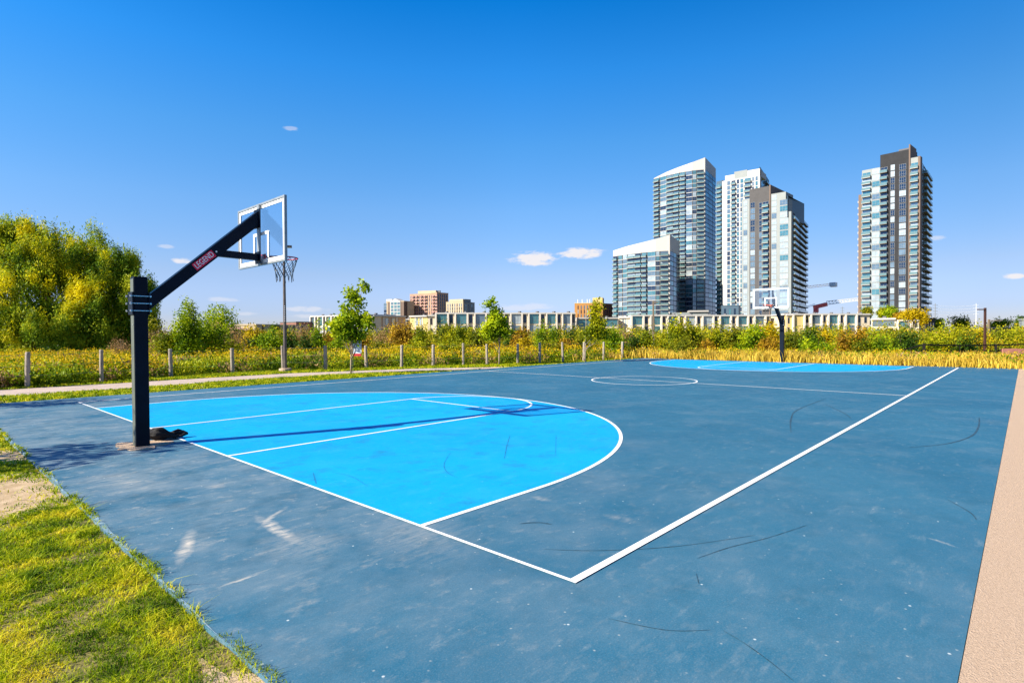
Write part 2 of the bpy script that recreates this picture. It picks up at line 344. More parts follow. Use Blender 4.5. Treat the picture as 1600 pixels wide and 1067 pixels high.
# leaves
LG = {
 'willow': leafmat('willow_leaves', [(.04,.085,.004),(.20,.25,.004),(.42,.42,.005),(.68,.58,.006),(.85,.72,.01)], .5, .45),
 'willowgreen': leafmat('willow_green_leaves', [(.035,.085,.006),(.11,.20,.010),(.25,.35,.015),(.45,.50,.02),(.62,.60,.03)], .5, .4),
 'green': leafmat('fresh_green_leaves', [(.05,.11,.003),(.16,.26,.004),(.36,.45,.006),(.56,.58,.01)], .9, .42),
 'yellowgreen': leafmat('yellow_green_leaves', [(.07,.11,.003),(.20,.24,.004),(.38,.37,.005),(.55,.48,.008)], .8),
 'darkgreen': leafmat('dark_green_leaves', [(.010,.032,.004),(.03,.07,.005),(.08,.14,.006),(.17,.22,.008)], .8),
 'gold': leafmat('golden_leaves', [(.20,.15,.004),(.48,.35,.004),(.66,.47,.006)], .9),
 'orange': leafmat('orange_brown_leaves', [(.16,.095,.008),(.38,.22,.012),(.54,.37,.02)], .9),
 'dry': leafmat('dry_pinkish_twig_leaves', [(.19,.10,.04),(.38,.23,.10),(.50,.35,.17)], .9),
 'dull': leafmat('olive_leaves', [(.04,.065,.004),(.12,.15,.005),(.28,.27,.008),(.42,.35,.012)], .8),
 'weed': leafmat('meadow_weed_leaves', [(.022,.06,.002),(.10,.18,.004),(.28,.34,.006),(.50,.47,.01)], .5),
 'goldenrod': leafmat('goldenrod_flower_heads', [(.34,.17,.006),(.62,.42,.006),(.80,.58,.012)], .45),
 'straw': leafmat('dry_straw_grass', [(.30,.20,.025),(.60,.41,.045),(.82,.60,.10)], 1.1, .3),
 'turf': leafmat('turf_blades', [(.028,.075,.002),(.16,.26,.003),(.44,.48,.005),(.72,.60,.03)], 3.2, .35),
}
# ---------------------------------------------------------------- ground, court, pavement
def axis(lo, hi, c0, c1, fine):
    a = list(np.arange(c0, c1+1e-6, fine)); s = fine; x = c1
    while x < hi: s *= 1.5; x += s; a.append(x)
    s = fine; x = c0
    while x > lo: s *= 1.5; x -= s; a.insert(0, x)
    return a
xs = axis(-5000, 5000, -24, 90, 3.0); ys = axis(-5000, 5000, -24, 96, 3.0)
gv = [(x, y, gz(x, y)) for y in ys for x in xs]; nx = len(xs)
gf = [(j*nx+i, j*nx+i+1, (j+1)*nx+i+1, (j+1)*nx+i) for j in range(len(ys)-1) for i in range(nx-1)]
me = bpy.data.meshes.new('ground'); me.from_pydata(gv, [], gf); me.materials.append(MT['ground']); tag(link('ground', me), kind='structure')
X0, X1, Y0, Y1 = -1.88, 30.25, -2.03, 16.75
def wav(t, a=.007): return a*(math.sin(t*3.1)+.6*math.sin(t*7.7+1)+.5*math.sin(t*13.3+2))
left_edge = [(X0+wav(y), y) for y in np.arange(Y0, Y1+.01, .15)]
outer = [(X0, Y0), (X1, Y0), (X1, Y1-.35)] + [(X, Y1-.35*(X/30)**2 if X > 0 else Y1) for X in np.arange(29, -1.8, -1)] + left_edge[::-1]
s = MB(); s.mat(MT['court']).prism(outer[1:], -.10, 0.0); court = s.build('court_surface'); tag(court, kind='structure')
s = MB().mat(MT['faded'])                                    # worn pale band along the ragged left edge
n = len(left_edge); pts = []
for i, (x, y) in enumerate(left_edge):
    w = (.034+.014*math.sin(y*5.1+1)+.008*math.sin(y*17))*min(1, max(.15, (y-1.0)/1.2)) if y < 12 else .015
    pts += [(x+.002, y, .0025), (x+w, y, .0025)]
s.poly(pts, [(2*i, 2*i+1, 2*i+3, 2*i+2) for i in range(n-1)]); s.build('worn_edge', court)
HW, L_, W_ = 1.76, 29.355, 15.393; YC = W_/2; LW = .055; AX, AR = 1.62, 6.04
def arcpts(cx, cy, r, a0, a1, n, sgn=1): return [(cx+sgn*r*math.cos(a0+(a1-a0)*i/n), cy+r*math.sin(a0+(a1-a0)*i/n)) for i in range(n+1)]
def strip(path, w, z, name, m, parent=court, closed=False):
    P = [Vector(p) for p in path]; pts = []; n = len(P)
    for i, p in enumerate(P):
        a = P[(i-1) % n] if closed else P[max(i-1,0)]; b = P[(i+1) % n] if closed else P[min(i+1,n-1)]
        t = (b-a).normalized(); nn = Vector((-t.y, t.x))
        ww = w[i] if isinstance(w, list) else w
        pts += [tuple(p+nn*ww/2)+(z,), tuple(p-nn*ww/2)+(z,)]
    fs = [(2*i, 2*i+1, 2*i+3, 2*i+2) for i in range(n-1)]
    if closed: fs.append((2*n-2, 2*n-1, 1, 0))
    s = MB().mat(m).poly(pts, fs); return s.build(name, parent)
for side in (0, 1):
    fx = (lambda x: x) if side == 0 else (lambda x: L_-x)
    bow = [(0, YC-AR)] + arcpts(AX, YC, AR, -math.pi/2, math.pi/2, 96) + [(0, YC+AR)]
    bowp = [(fx(x), y) for x, y in bow]
    s = MB().mat(MT['cyan']); s.poly([(x, y, .002) for x, y in bowp], [tuple(range(len(bowp)))]); s.build('cyan_zone', court)
    strip(bowp, LW, .004, 'three_point_line', MT['line'])
    key = [(0, YC-HW), (5.88, YC-HW)] + arcpts(5.88, YC, HW, -math.pi/2, math.pi/2, 40)[1:-1] + [(5.88, YC+HW), (0, YC+HW)]
    strip([(fx(x), y) for x, y in key], LW, .006, 'key_line', MT['line'])
    strip([(fx(5.88), YC-HW+LW/2), (fx(5.88), YC+HW-LW/2)], LW, .006, 'free_throw_line', MT['line'])
strip([(0, 0), (L_, 0), (L_, W_), (0, W_)], LW*1.3, .008, 'boundary_line', MT['line'], closed=True)
strip([(L_/2, 0.04), (L_/2, W_-.04)], LW, .006, 'halfway_line', MT['line'])
strip(arcpts(L_/2, YC, 1.80, 0, 2*math.pi*.985, 64), LW, .004, 'centre_circle', MT['line'], closed=True)
# scuffs and tyre marks
MT['skid'] = pmat('rubber_skid', (.018,.062,.10), .7, var=.5, vscale=12)
MT['skidC'] = pmat('rubber_skid_on_cyan', (.0,.15,.36), .7, var=.4, vscale=12)
MT['dust'] = pmat('pale_scrape', (.40,.40,.38), .9, c2=(.12,.20,.27), vscale=14)
from math import cos, sin
def g(u, v):                                                 # ground point of a picture position (layout only)
    d = fv*F + r2*(u-800) - u2*(v-533.5); t = -CZ/d.z; return (CX+d.x*t, CY+d.y*t)
def curve(ps, n=14):
    P = [Vector(g(*p)) for p in ps]; out = []
    for i in range(len(P)-1):
        p0 = P[max(i-1,0)]; p1 = P[i]; p2 = P[i+1]; p3 = P[min(i+2,len(P)-1)]
        for k in range(n):
            t = k/n; out.append(.5*((2*p1)+(p2-p0)*t+(2*p0-5*p1+4*p2-p3)*t*t+(-p0+3*p1-3*p2+p3)*t**3))
    return out+[P[-1]]
def mark(ps, w, m, z):
    c = curve(ps); n = len(c); ww = [max(.002, w*math.sin(math.pi*(i+.4)/(n-.2))**.5*(.7+.5*random.random())) for i in range(n)]
    strip(c, ww, z, 'skid_mark', m)
mark([(797,680),(792,697),(788,717)], .016, MT['skidC'], .0035)
mark([(704,707),(694,725),(699,738),(714,746)], .010, MT['skidC'], .0035)
mark([(520,738),(550,745),(575,760)], .009, MT['skidC'], .0035)
mark([(489,738),(494,756)], .014, MT['skidC'], .0035)
mark([(869,680),(868,712)], .008, MT['skidC'], .0035)
mark([(812,818),(840,816),(862,819)], .03, MT['skid'], .002)
mark([(1236,676),(1236,655),(1247,640),(1292,622)], .030, MT['skid'], .002)
mark([(1290,632),(1318,645),(1330,654)], .024, MT['skid'], .002)
mark([(1420,699),(1480,693),(1518,681),(1529,666),(1530,652)], .030, MT['skid'], .002)
mark([(1090,872),(1140,855),(1200,840),(1262,820)], .009, MT['skid'], .002)
mark([(850,858),(940,860),(1060,853),(1180,836)], .009, MT['skid'], .002)
mark([(1130,985),(1165,1006),(1205,1035),(1240,1064)], .006, MT['skid'], .002)
mark([(950,966),(1040,984),(1110,984)], .007, MT['skid'], .002)
mark([(1088,896),(1092,912)], .006, MT['skid'], .002)
mark([(1480,780),(1515,800),(1526,812)], .013, MT['skid'], .002)
# pavement to the right of the court
s = MB().mat(MT['concrete']); s.box(-14, X1+.1, -6.5, Y0-.004, -.10, .003); pv = s.build('pavement'); tag(pv, kind='structure')
s = MB().mat(MT['joint'])
for x in (19.6,): s.poly([(x,-6.5,.007),(x+.018,-6.5,.007),(x+.018,Y0-.02,.007),(x,Y0-.02,.007)], [(0,1,2,3)])
s.build('expansion_joint', pv)
# footpath
lo = [(-40,18.9),(0,18.9),(2,18.8),(5,19.3),(9,19.15),(10.6,18.8),(12.6,17.9),(14.6,16.72)]
hi = [(-40,21.7),(0,21.75),(2,21.7),(5,21.7),(8.5,21.6),(11.4,20.6),(14.2,19.7),(18.4,16.72)]
pts = [(x, y, -.022) for a, b in zip(lo, hi) for x, y in (a, b)]
s = MB().mat(MT['path']).poly(pts, [(2*i, 2*i+2, 2*i+3, 2*i+1) for i in range(len(lo)-1)]); tag(s.build('footpath'), kind='structure')
# bare sandy soil by the court's left edge
def blobpoly(cx, cy, rx, ry, z, n=40, seed=0):
    r_ = random.Random(seed); ph = [r_.random()*6 for _ in range(4)]
    return [(cx+rx*(1+.16*sin(3*a+ph[0])+.10*sin(5*a+ph[1])+.08*sin(9*a+ph[2]))*cos(a), cy+ry*(1+.16*sin(3*a+ph[0])+.10*sin(5*a+ph[1])+.08*sin(9*a+ph[2]))*sin(a), z) for a in [2*math.pi*i/n for i in range(n)]]
SAND = [(-2.45,5.95,.80,1.15,0),(-2.02,8.4,.22,.7,4),(-1.99,.15,.11,.75,1),(-3.0,10.2,.5,.35,5),(-3.3,4.0,.10,.06,6),(.5,17.6,.5,.25,8),(3.3,17.7,1.3,.3,9),(-1.5,17.3,.6,.3,10),(19.5,17.6,2.5,.35,12)]
for k, (cx, cy, rx, ry, sd) in enumerate(SAND):
    s = MB().mat(MT['sand']); P = blobpoly(cx, cy, rx, ry, -.026+.0003*k, seed=sd); s.poly(P, [tuple(range(len(P)))]); tag(s.build('bare_soil'), kind='structure')
# ---------------------------------------------------------------- hoops
def text_mesh(txt, size, m, ext=.0015):
    cu = bpy.data.curves.new('lettering', 'FONT'); cu.body = txt; cu.size = size; cu.extrude = ext; cu.align_x = 'CENTER'; cu.align_y = 'CENTER'
    to = bpy.data.objects.new('lettering', cu); col.objects.link(to); bpy.context.view_layer.update()
    me = bpy.data.meshes.new_from_object(to.evaluated_get(bpy.context.evaluated_depsgraph_get())); bpy.data.objects.remove(to)
    me.materials.clear(); me.materials.append(m); return me
def hoop(px, rz, label, rimm, chain=True):
    """built with the post at the origin and the board facing +x"""
    t = empty('basketball_hoop', (px, YC, 0), rz); tag(t, label, 'basketball hoop')
    s = MB().mat(MT['navy']).box(-.09,.09,-.10,.10,.0,2.56); post = s.build('post', t, bevel=.006)
    s = MB().mat(MT['navysuntint']).box(-.094,-.0915,-.075,.075,.02,2.54); s.build('sun_tint_face', post)  # pale strip paints sunlight onto the post's back face
    s = MB().mat(MT['navy']).box(-.088,.088,-.098,.098,2.561,2.572); s.build('post_cap', post)
    s = MB().mat(MT['sand' if False else 'concrete'])
    P = blobpoly(.02,.05,.34,.40,.012,seed=3); s.prism([(a,b) for a,b,_ in P], -.02, .012); s.build('concrete_footing', t)
    # clamp collar
    s = MB().mat(MT['navy']); s.box(.093,.112,-.115,.115,2.00,2.34); col_ = s.build('clamp_plate', t, bevel=.003); MB().mat(MT['navy']).box(-.118,-.096,-.115,.115,2.00,2.34).build('clamp_plate', t, bevel=.003)
    for z in (2.06, 2.17, 2.28):
        for y in (-.108, .108):
            s = MB().mat(MT['bolt']); s.tube([(-.145,y,z),(.135,y,z)], .008, 8)
            for x in (-.135, .122): s.tube([(x-.010,y,z),(x+.010,y,z)], .017, 6)
            s.build('clamp_bolt', col_)
    # main arm, brace
    a0 = (.10, 0, 2.19); a1 = (1.80, 0, 3.72)
    def slab_arm(z00, z01, x0, x1, z10, z11, hw):
        return MB().mat(MT['navy']).poly([(x,y,z) for y in (-hw,hw) for x,z in ((x0,z00),(x1,z10),(x1,z11),(x0,z01))], [(0,1,2,3),(7,6,5,4),(0,4,5,1),(1,5,6,2),(2,6,7,3),(3,7,4,0)])
    arm = slab_arm(2.075, 2.305, .113, 1.79, 3.585, 3.845, .075).build('arm', t, bevel=.006)
    s = slab_arm(2.995, 3.105, 1.05, 1.79, 2.985, 3.10, .05); br = s.build('brace', t, bevel=.004)
    s = MB().mat(MT['navy']).box(1.791,1.805,-.12,.12,3.55,3.88); s.build('mounting_plate', t); MB().mat(MT['navy']).box(1.791,1.805,-.10,.10,2.93,3.14).build('mounting_plate', t)
    s = MB().mat(MT['steel']).box(1.806,1.838,-.045,.045,2.93,3.96); s.build('board_channel', t)
    # backboard
    bx = 1.84; hw = .935; z0, z1 = 2.905, 3.99
    fr = MB().mat(MT['steel']); fr.box(bx,bx+.045,-hw,-hw+.035,z0,z1); fr.box(bx,bx+.045,hw-.035,hw,z0,z1); fr.box(bx,bx+.045,-hw+.036,hw-.036,z1-.035,z1); fr.box(bx,bx+.045,-hw+.036,hw-.036,z0,z0+.035)
    bb = MB().mat(MT['boardglass']).box(bx+.018,bx+.030,-hw+.036,hw-.036,z0+.036,z1-.036).build('backboard', t)
    fr.build('board_frame', bb, bevel=.002)
    s = MB().mat(MT['whitepaint'])
    for xx in ((bx+.0145,bx+.0165),(bx+.0315,bx+.0335)):
        w = .052; a, b, c, d = -hw+.038, hw-.038, z0+.038, z1-.038
        s.box(*xx, a, a+w, c, d); s.box(*xx, b-w, b, c, d); s.box(*xx, a+w+.0005, b-w-.0005, d-w, d); s.box(*xx, a+w+.0005, b-w-.0005, c, c+w*1.2)
    s.build('white_border', bb)
    s = MB().mat(MT['whitepaint'])
    for xx in ((bx+.0145,bx+.0165),(bx+.0315,bx+.0335)):
        w = .05; a, b, c, d = -.305, .305, z0+.12, z0+.58
        s.box(*xx, a, a+w, c, d); s.box(*xx, b-w, b, c, d); s.box(*xx, a+w+.0005, b-w-.0005, d-w, d)
    s.build('target_square', bb)
    # rim
    rc = bx+.045+.155+.235; rzh = 3.075; R_ = .232
    ring = [(rc+R_*cos(a), R_*sin(a), rzh) for a in [2*math.pi*i/36 for i in range(37)]]
    s = MB().mat(rimm).tube(ring, .011, 8, cap=False)
    s.poly([(bx+.046,-.10,rzh-.10),(bx+.060,-.10,rzh-.10),(bx+.060,.10,rzh-.10),(bx+.046,.10,rzh-.10),(bx+.046,-.10,rzh+.03),(bx+.060,-.10,rzh+.03),(bx+.060,.10,rzh+.03),(bx+.046,.10,rzh+.03)],
           [(0,3,2,1),(4,5,6,7),(0,1,5,4),(1,2,6,5),(2,3,7,6),(3,0,4,7)])
    for sg in (-1, 1):
        s.poly([(bx+.061,sg*.095,rzh),(rc-R_*.55,sg*.19,rzh+.002),(rc-R_*.98,sg*.02,rzh+.002),(bx+.061,sg*.02,rzh),(bx+.061,sg*.095,rzh-.012),(rc-R_*.55,sg*.19,rzh-.010),(rc-R_*.98,sg*.02,rzh-.010),(bx+.061,sg*.02,rzh-.012)],
               [(0,1,2,3),(7,6,5,4),(0,4,5,1),(1,5,6,2),(2,6,7,3),(3,7,4,0)])
        s.tube([(bx+.061,sg*.08,rzh-.09),(rc-R_*.6,sg*.17,rzh-.012)], .008, 6)
    rim = s.build('rim', t, smooth=False)
    # chain net
    s = MB().mat(MT['chain']); nn = 12; rr_ = random.Random(4)
    def npnt(k, l): 
        R = [.228, .205, .175, .150, .142, .135][l]; a = 2*math.pi*(k+.5*(l % 2))/nn
        return Vector((rc+R*cos(a), R*sin(a), rzh-[.0,.085,.175,.265,.34,.40][l]))
    for k in range(nn):
        for l in range(4):
            p = npnt(k, l)
            for q in ((npnt(k, l+1), npnt(k-1 if l % 2 == 0 else k+1, l+1))):
                mid = (p+q)/2; mid.z -= .008
                s.tube([p, mid, q], .0048 if chain else .004, 4, cap=False)
        p = npnt(k, 4); s.tube([p, p+Vector((rr_.uniform(-.02,.02), rr_.uniform(-.02,.02), -.06-.05*rr_.random()))], .0065, 4)
    s.build('chain_net', rim)
    if chain:
        # red maker's plate on the arm, facing -y
        dx, dz = 1.677, 1.525; ang = math.atan2(dz, dx)
        cxm = (.90, 2.905)
        s = MB().mat(MT['redsticker']); ex = Vector((cos(ang),0,sin(ang))); ez = Vector((-sin(ang),0,cos(ang))); c = Vector((cxm[0],-.0765,cxm[1]))
        w, h = .20, .062; q = [c-ex*w-ez*h, c+ex*w-ez*h, c+ex*w+ez*h, c-ex*w+ez*h]
        s.poly([tuple(p) for p in q]+[(p.x,p.y-.001,p.z) for p in q], [(0,1,2,3),(7,6,5,4),(0,4,5,1),(1,5,6,2),(2,6,7,3),(3,7,4,0)]); pl = s.build('red_label', arm)
        tm = link('label_lettering', text_mesh('LEGEND', .125, MT['whitepaint']), pl)
        tm.matrix_local = Matrix.Translation((c.x, -.0795, c.z)) @ Matrix.Rotation(-ang, 4, 'Y') @ Matrix.Rotation(math.pi/2, 4, 'X') @ Matrix.Diagonal((.78, 1, 1, 1))
        s = MB().mat(MT['whitepaint']); c2 = c+ex*.245-ez*.01; s.box(c2.x-.012,c2.x+.012,-.078,-.0755,c2.z-.012,c2.z+.012); s.build('white_dot', pl)
        s = MB().mat(MT['whitepaint']).box(.0905,.0925,-.085,.05,1.67,1.84); s.build('notice_sticker', post)
        for z in (1.85, 1.38): MB().mat(MT['bolt']).tube([(-.1,-.04,z),(-.094,-.04,z)], .010, 8).build('rivet', post)
    return t
h1 = hoop(-.58, 0, 'near basketball hoop with navy post, long slanted arm and red label, on the left', MT['rimred'])
h2 = hoop(L_+.58, math.pi, 'far basketball hoop with orange rim, standing at the far end of the court', MT['rimorange'], chain=False)
# black bag at the foot of the near post
bm = bmesh.new(); bmesh.ops.create_uvsphere(bm, u_segments=28, v_segments=16, radius=1)
for v in bm.verts:
    x, y, z = v.co; n_ = .16*sin(5*x+2)*cos(4*y+1)+.10*sin(9*y+3*x)+.08*sin(11*z+4*x)
    k = 1+n_; hgt = (.19 if x < 0 else .19-.12*min(1, x*1.6))*(1-.0*max(0, x))*(1 - .3*max(0,-x)*0)
    v.co = (x*k*.24, y*k*.13, max(-.0, (z*k*.5+.5)*hgt))
me = bpy.data.meshes.new('bag'); bm.to_mesh(me); bm.free(); me.materials.append(MT['blackcloth']); me.polygons.foreach_set('use_smooth', [True]*len(me.polygons))
bag = link('bag', me, None, (-.20, 8.02, .012), math.radians(-4)); tag(bag, 'crumpled black cloth bag lying beside the foot of the near hoop post', 'bag')
s = MB().mat(MT['blackcloth']); s.tube([(.10,.02,.07),(.20,.03,.085),(.29,.0,.07),(.33,-.02,.055),(.26,-.06,.03),(.12,-.07,.02)], [.03,.04,.042,.035,.02,.015], 8); s.build('strap', bag, smooth=True)
s = MB().mat(MT['maroon']); s.tube([(.14,.0,.112),(.22,.01,.13),(.27,.0,.118)], [.006,.012,.006], 6); s.build('trim', bag)
#SPLIT1
# ---------------------------------------------------------------- foliage tools
def leafquads(c, size, n, t, asp=.5):
    """c (N,3) centres, size (N,), n normals, t tangents -> (N*4,3)"""
    n = n/np.linalg.norm(n, axis=1, keepdims=True)
    t = t - (t*n).sum(1, keepdims=True)*n; t /= np.linalg.norm(t, axis=1, keepdims=True)+1e-9
    b = np.cross(n, t); s = size[:, None]
    return np.stack([c-t*s*.5, c+b*s*asp*.5-t*s*.08, c+t*s*.5, c-b*s*asp*.5-t*s*.08], 1).reshape(-1, 3)
def cluster_leaves(blobs, ncl, nl, lsize, cs, shell=.55, droop=0., asp=.5, flat=.3, r=None):
    """blobs: (x,y,z,rx,ry,rz); clumps of leaves in their outer part"""
    r = r or rng
    B = np.array(blobs, float); vol = (B[:,3]*B[:,4]*B[:,5])**(2/3.); k = r.choice(len(B), ncl, p=vol/vol.sum())
    d = r.normal(size=(ncl, 3)); d /= np.linalg.norm(d, axis=1, keepdims=True)
    rad = (shell + (1-shell)*r.random(ncl)**.6)*(1+.10*r.normal(size=ncl))
    cc = B[k, :3] + d*rad[:, None]*B[k, 3:6]
    N = ncl*nl; off = r.normal(size=(N, 3))*cs; off[:, 2] *= (1+droop*1.6)
    c = np.repeat(cc, nl, 0)+off; dd = np.repeat(d, nl, 0)
    if droop: c[:, 2] -= np.abs(r.normal(size=N))*cs*droop
    n = dd*.7 + r.normal(size=(N, 3))*.75; n[:, 2] += flat
    t = r.normal(size=(N, 3)); t[:, 2] -= droop*2.2
    s = lsize*(.6+.8*r.random(N))
    return leafquads(c, s, n, t, asp)
def crown(name, parent, blobs, ncl, nl, lsize, cs, mat, zmin=None, **k):
    v = cluster_leaves(blobs, ncl, nl, lsize, cs, **k)
    if zmin is not None:
        q = v.reshape(-1, 4, 3); v = q[q[:, :, 2].min(1) > zmin].reshape(-1, 3)
    return link(name, np_mesh(name, v, 4, [mat]), parent)
def limbs(base, top, r0, blobs, bark, parent, lean=.0, n=8, rr=None):
    rr = rr or random; s = MB().mat(bark); H = top-base
    P = []; 
    for i in range(7):
        t = i/6; P.append((lean*H*t*t+.03*H*sin(3*t+lean*9)*t, .02*H*sin(4*t+1)*t, base+H*t))
    s.tube(P, [r0*(1-.8*i/6)+.004 for i in range(7)], n)
    for (bx, by, bz, rx, ry, rz) in blobs:
        z = base+(bz-base)*rr.uniform(.35, .6); t = (z-base)/H
        p0 = Vector((lean*H*t*t, 0, z)); p2 = Vector((bx+rr.uniform(-.3,.3)*rx, by, bz+rz*.3)); p1 = (p0+p2)/2+Vector((0,0,-.06*H))
        s.tube([p0, p1, p2], [r0*(1-t)*.6+.006, r0*.3, r0*.1+.003], 6)
    return s.build('trunk', parent, smooth=True)
# ---------------------------------------------------------------- wooden post and wire fence
POSTS = [(-2.3,22.2),(-.2,22.0),(1.9,22.4),(4.4,23.3),(6.95,23.7),(9.15,23.5),(10.6,22.2),(12.7,22.0),(14.1,21.0),(15.9,20.7),(17.4,20.0),(18.5,19.3),(20.2,18.6),(21.4,18.0),(22.9,17.5),(24.4,17.1),(26.2,16.9),(28.2,16.8)]
fe = empty('wooden_fence', (POSTS[0][0], POSTS[0][1], -.03)); tag(fe, 'round grey wooden fence posts joined by thin wires along the meadow edge', 'fence')
fo = Vector((POSTS[0][0], POSTS[0][1], -.03)); rr = random.Random(5); tops = []
for x, y in POSTS:
    h = 1.16+rr.uniform(-.04,.05); l = (rr.uniform(-.03,.03), rr.uniform(-.03,.03)); r_ = .072+rr.uniform(-.01,.01)
    s = MB().mat(MT['wood']).tube([(0,0,-.05),(l[0]*.5,l[1]*.5,h*.5),(l[0],l[1],h-.02),(l[0],l[1],h)], [r_*1.03,r_,r_*.97,r_*.8], 12)
    s.build('post', fe, (x-fo.x, y-fo.y, 0)); tops.append((x-fo.x, y-fo.y, h))
for fr_ in (.35, .62, .92):
    s = MB().mat(MT['wire'])
    for a, b in zip(tops[:-1], tops[1:]):
        A = Vector((a[0], a[1]-.07, a[2]*fr_)); B = Vector((b[0], b[1]-.07, b[2]*fr_)); m_ = (A+B)/2; m_.z -= .03
        s.tube([A, m_, B], .004, 4)
    s.build('wire', fe)
# ---------------------------------------------------------------- lamps, sign
def square_lamp(name, u, d, vtop, label, w, m, armlen, pole='square', base=False, px=None, rz=None, group=None, headv=0):
    x, y = px if px else cpos(u, d); g_ = gz(x, y)
    if px: d = (Vector(px)-Vector((CX,CY))).dot(Vector((math.cos(YAW), math.sin(YAW))))
    h = zat(u, d, vtop)-g_
    t = empty(name, (x, y, g_), YAW-math.pi/2 if rz is None else rz); tag(t, label, 'lamp post', group)
    s = MB().mat(m)
    if pole == 'square': s.box(-w/2,w/2,-w/2,w/2,-.1,h)
    else: s.tube([(0,0,-.1),(0,0,h*.5),(0,0,h)], [w*.62,w*.5,w*.38], 12)
    s.build('pole', t)
    sg = 1 if armlen > 0 else -1
    s = MB().mat(m).box(min(sg*w/2,armlen),max(sg*w/2,armlen),-.09,.09,h-.17-headv,h-.09-headv) if pole == 'square' else MB().mat(m).box(0.02,armlen,-.16,.16,h-.02,h+.055)
    hd = s.build('lamp_head', t)
    s = MB().mat(MT['lampglass']).box(min(sg*w,armlen*.95),max(sg*w,armlen*.95),-.07,.07,h-.176-headv,h-.171-headv) if pole == 'square' else MB().mat(MT['lampglass']).box(.08,armlen-.04,-.12,.12,h-.03,h-.021)
    s.build('lens', hd)
    if base: MB().mat(MT['concrete']).tube([(0,0,-.1),(0,0,.15),(0,0,.17)], [.27,.27,.25], 20).build('concrete_base', t)
    return t
ll = square_lamp('lamp_post', 446, 0, 386, 'round dark lamp post on a concrete drum beside the path, behind the near hoop', .13, MT['lamppole'], .34, 'round', True, px=(8.9, 22.75), rz=YAW-math.pi/2+.35)
for i in range(9): MB().mat(MT['whitepaint']).box(-.018,.018,-.071,-.0665,2.3+i*.085,2.345+i*.085).build('number_tag', ll)
square_lamp('lamp_post', 1539, 46, 481, 'tall rust brown square lamp post with short arm, by the black fence at far right', .13, MT['brownpole'], -.60)
square_lamp('lamp_post', 1545, 60, 499, 'shorter pale brown lamp post just right of the rust brown one at far right', .15, MT['greypole'], 1.35)
square_lamp('lamp_post', 1021, 44, 470, 'slim brown lamp post rising from the shrubs left of the far hoop', .12, MT['greypole'], .38)
x, y = 9.99, 18.93
t = empty('notice_sign', (x, y, -.03), YAW-math.pi/2-.12); tag(t, 'pale blue park notice sign with red bottom band beside the sapling trunk', 'sign')
MB().mat(MT['steel']).tube([(.03,.03,-.05),(.03,.03,1.44)], .014, 8).build('sign_post', t)
MB().mat(MT['sign']).box(.05,.43,-.006,.006,.89,1.44).build('sign_board', t)
MB().mat(MT['signred']).box(.05,.43,-.009,.009,.78,.888).build('red_band', t)
s = MB().mat(MT['signtext']); rr = random.Random(3)
for z, h, w in ((1.40,.035,.26),(1.31,.014,.16),(1.24,.024,.32),(1.17,.013,.24),(1.13,.013,.28),(1.08,.013,.22),(1.02,.013,.26),(.95,.016,.31)):
    xx = .08
    while xx < .08+w:
        ww = rr.uniform(.015,.05); s.box(xx, xx+ww, -.009, -.0065, z-h/2, z+h/2); xx += ww+.010
s.build('sign_lettering', t)
# black metal fence at the far right
fp = [(1392,46,0),(1407,44,0),(1423,42,0),(1444,40,1),(1500,40.5,0),(1556,41,1),(1610,41.5,0),(1665,42,1)]
x0, y0 = cpos(fp[0][0], fp[0][1]); t = empty('black_metal_fence', (x0, y0, gz(x0, y0))); tag(t, 'low black metal fence with top and middle rails in dry grass at far right', 'fence')
tp = []; g0 = gz(x0, y0)
vt = [551,547,543,538,539,538.5,537,536]
for (u, d, thick), v in zip(fp, vt):
    px, py = cpos(u, d); w = .16 if thick else .05; zt = zat(u, d, v)-g0; zb = gz(px, py)-g0
    MB().mat(MT['blackmetal']).box(px-x0-w/2,px-x0+w/2,py-y0-w/2,py-y0+w/2,zb,zt+(.06 if thick else 0)).build('post', t); tp.append(Vector((px-x0, py-y0, zt)))
for off in (0, -.42, -.80):
    s = MB().mat(MT['blackmetal'])
    for a, b in zip(tp[:-1], tp[1:]): s.beam(a+Vector((0,0,off-.03)), b+Vector((0,0,off-.03)), .05, .085)
    s.build('rail', t)
s = MB().mat(MT['blackmetal'])
for a, b in zip(tp[:-1], tp[1:]):
    n_ = max(2, int((b-a).length/.18))
    for i in range(1, n_): q = a+(b-a)*i/n_; s.tube([q+Vector((0,0,-.80)), q+Vector((0,0,-.42))], .006, 4)
s.build('mesh_infill', t)
x0, y0 = cpos(1566, 37); t = empty('pink_barrier', (x0, y0, gz(x0, y0)), YAW-math.pi/2); tag(t, 'faded pink panel barrier standing in the dry grass at the right edge', 'barrier')
zt = zat(1570, 37, 544.5)-gz(x0, y0)
for i in range(4): MB().mat(MT['pinkwall']).box(i*1.0+.01, i*1.0+.99, -.03, .03, 0, zt-.02*(i % 2)).build('panel', t)
s = MB().mat(MT['brownpole'])
for i in range(5): s.box(i*1.0-.03, i*1.0+.03, .031, .09, 0, zt)
s.build('stakes', t)
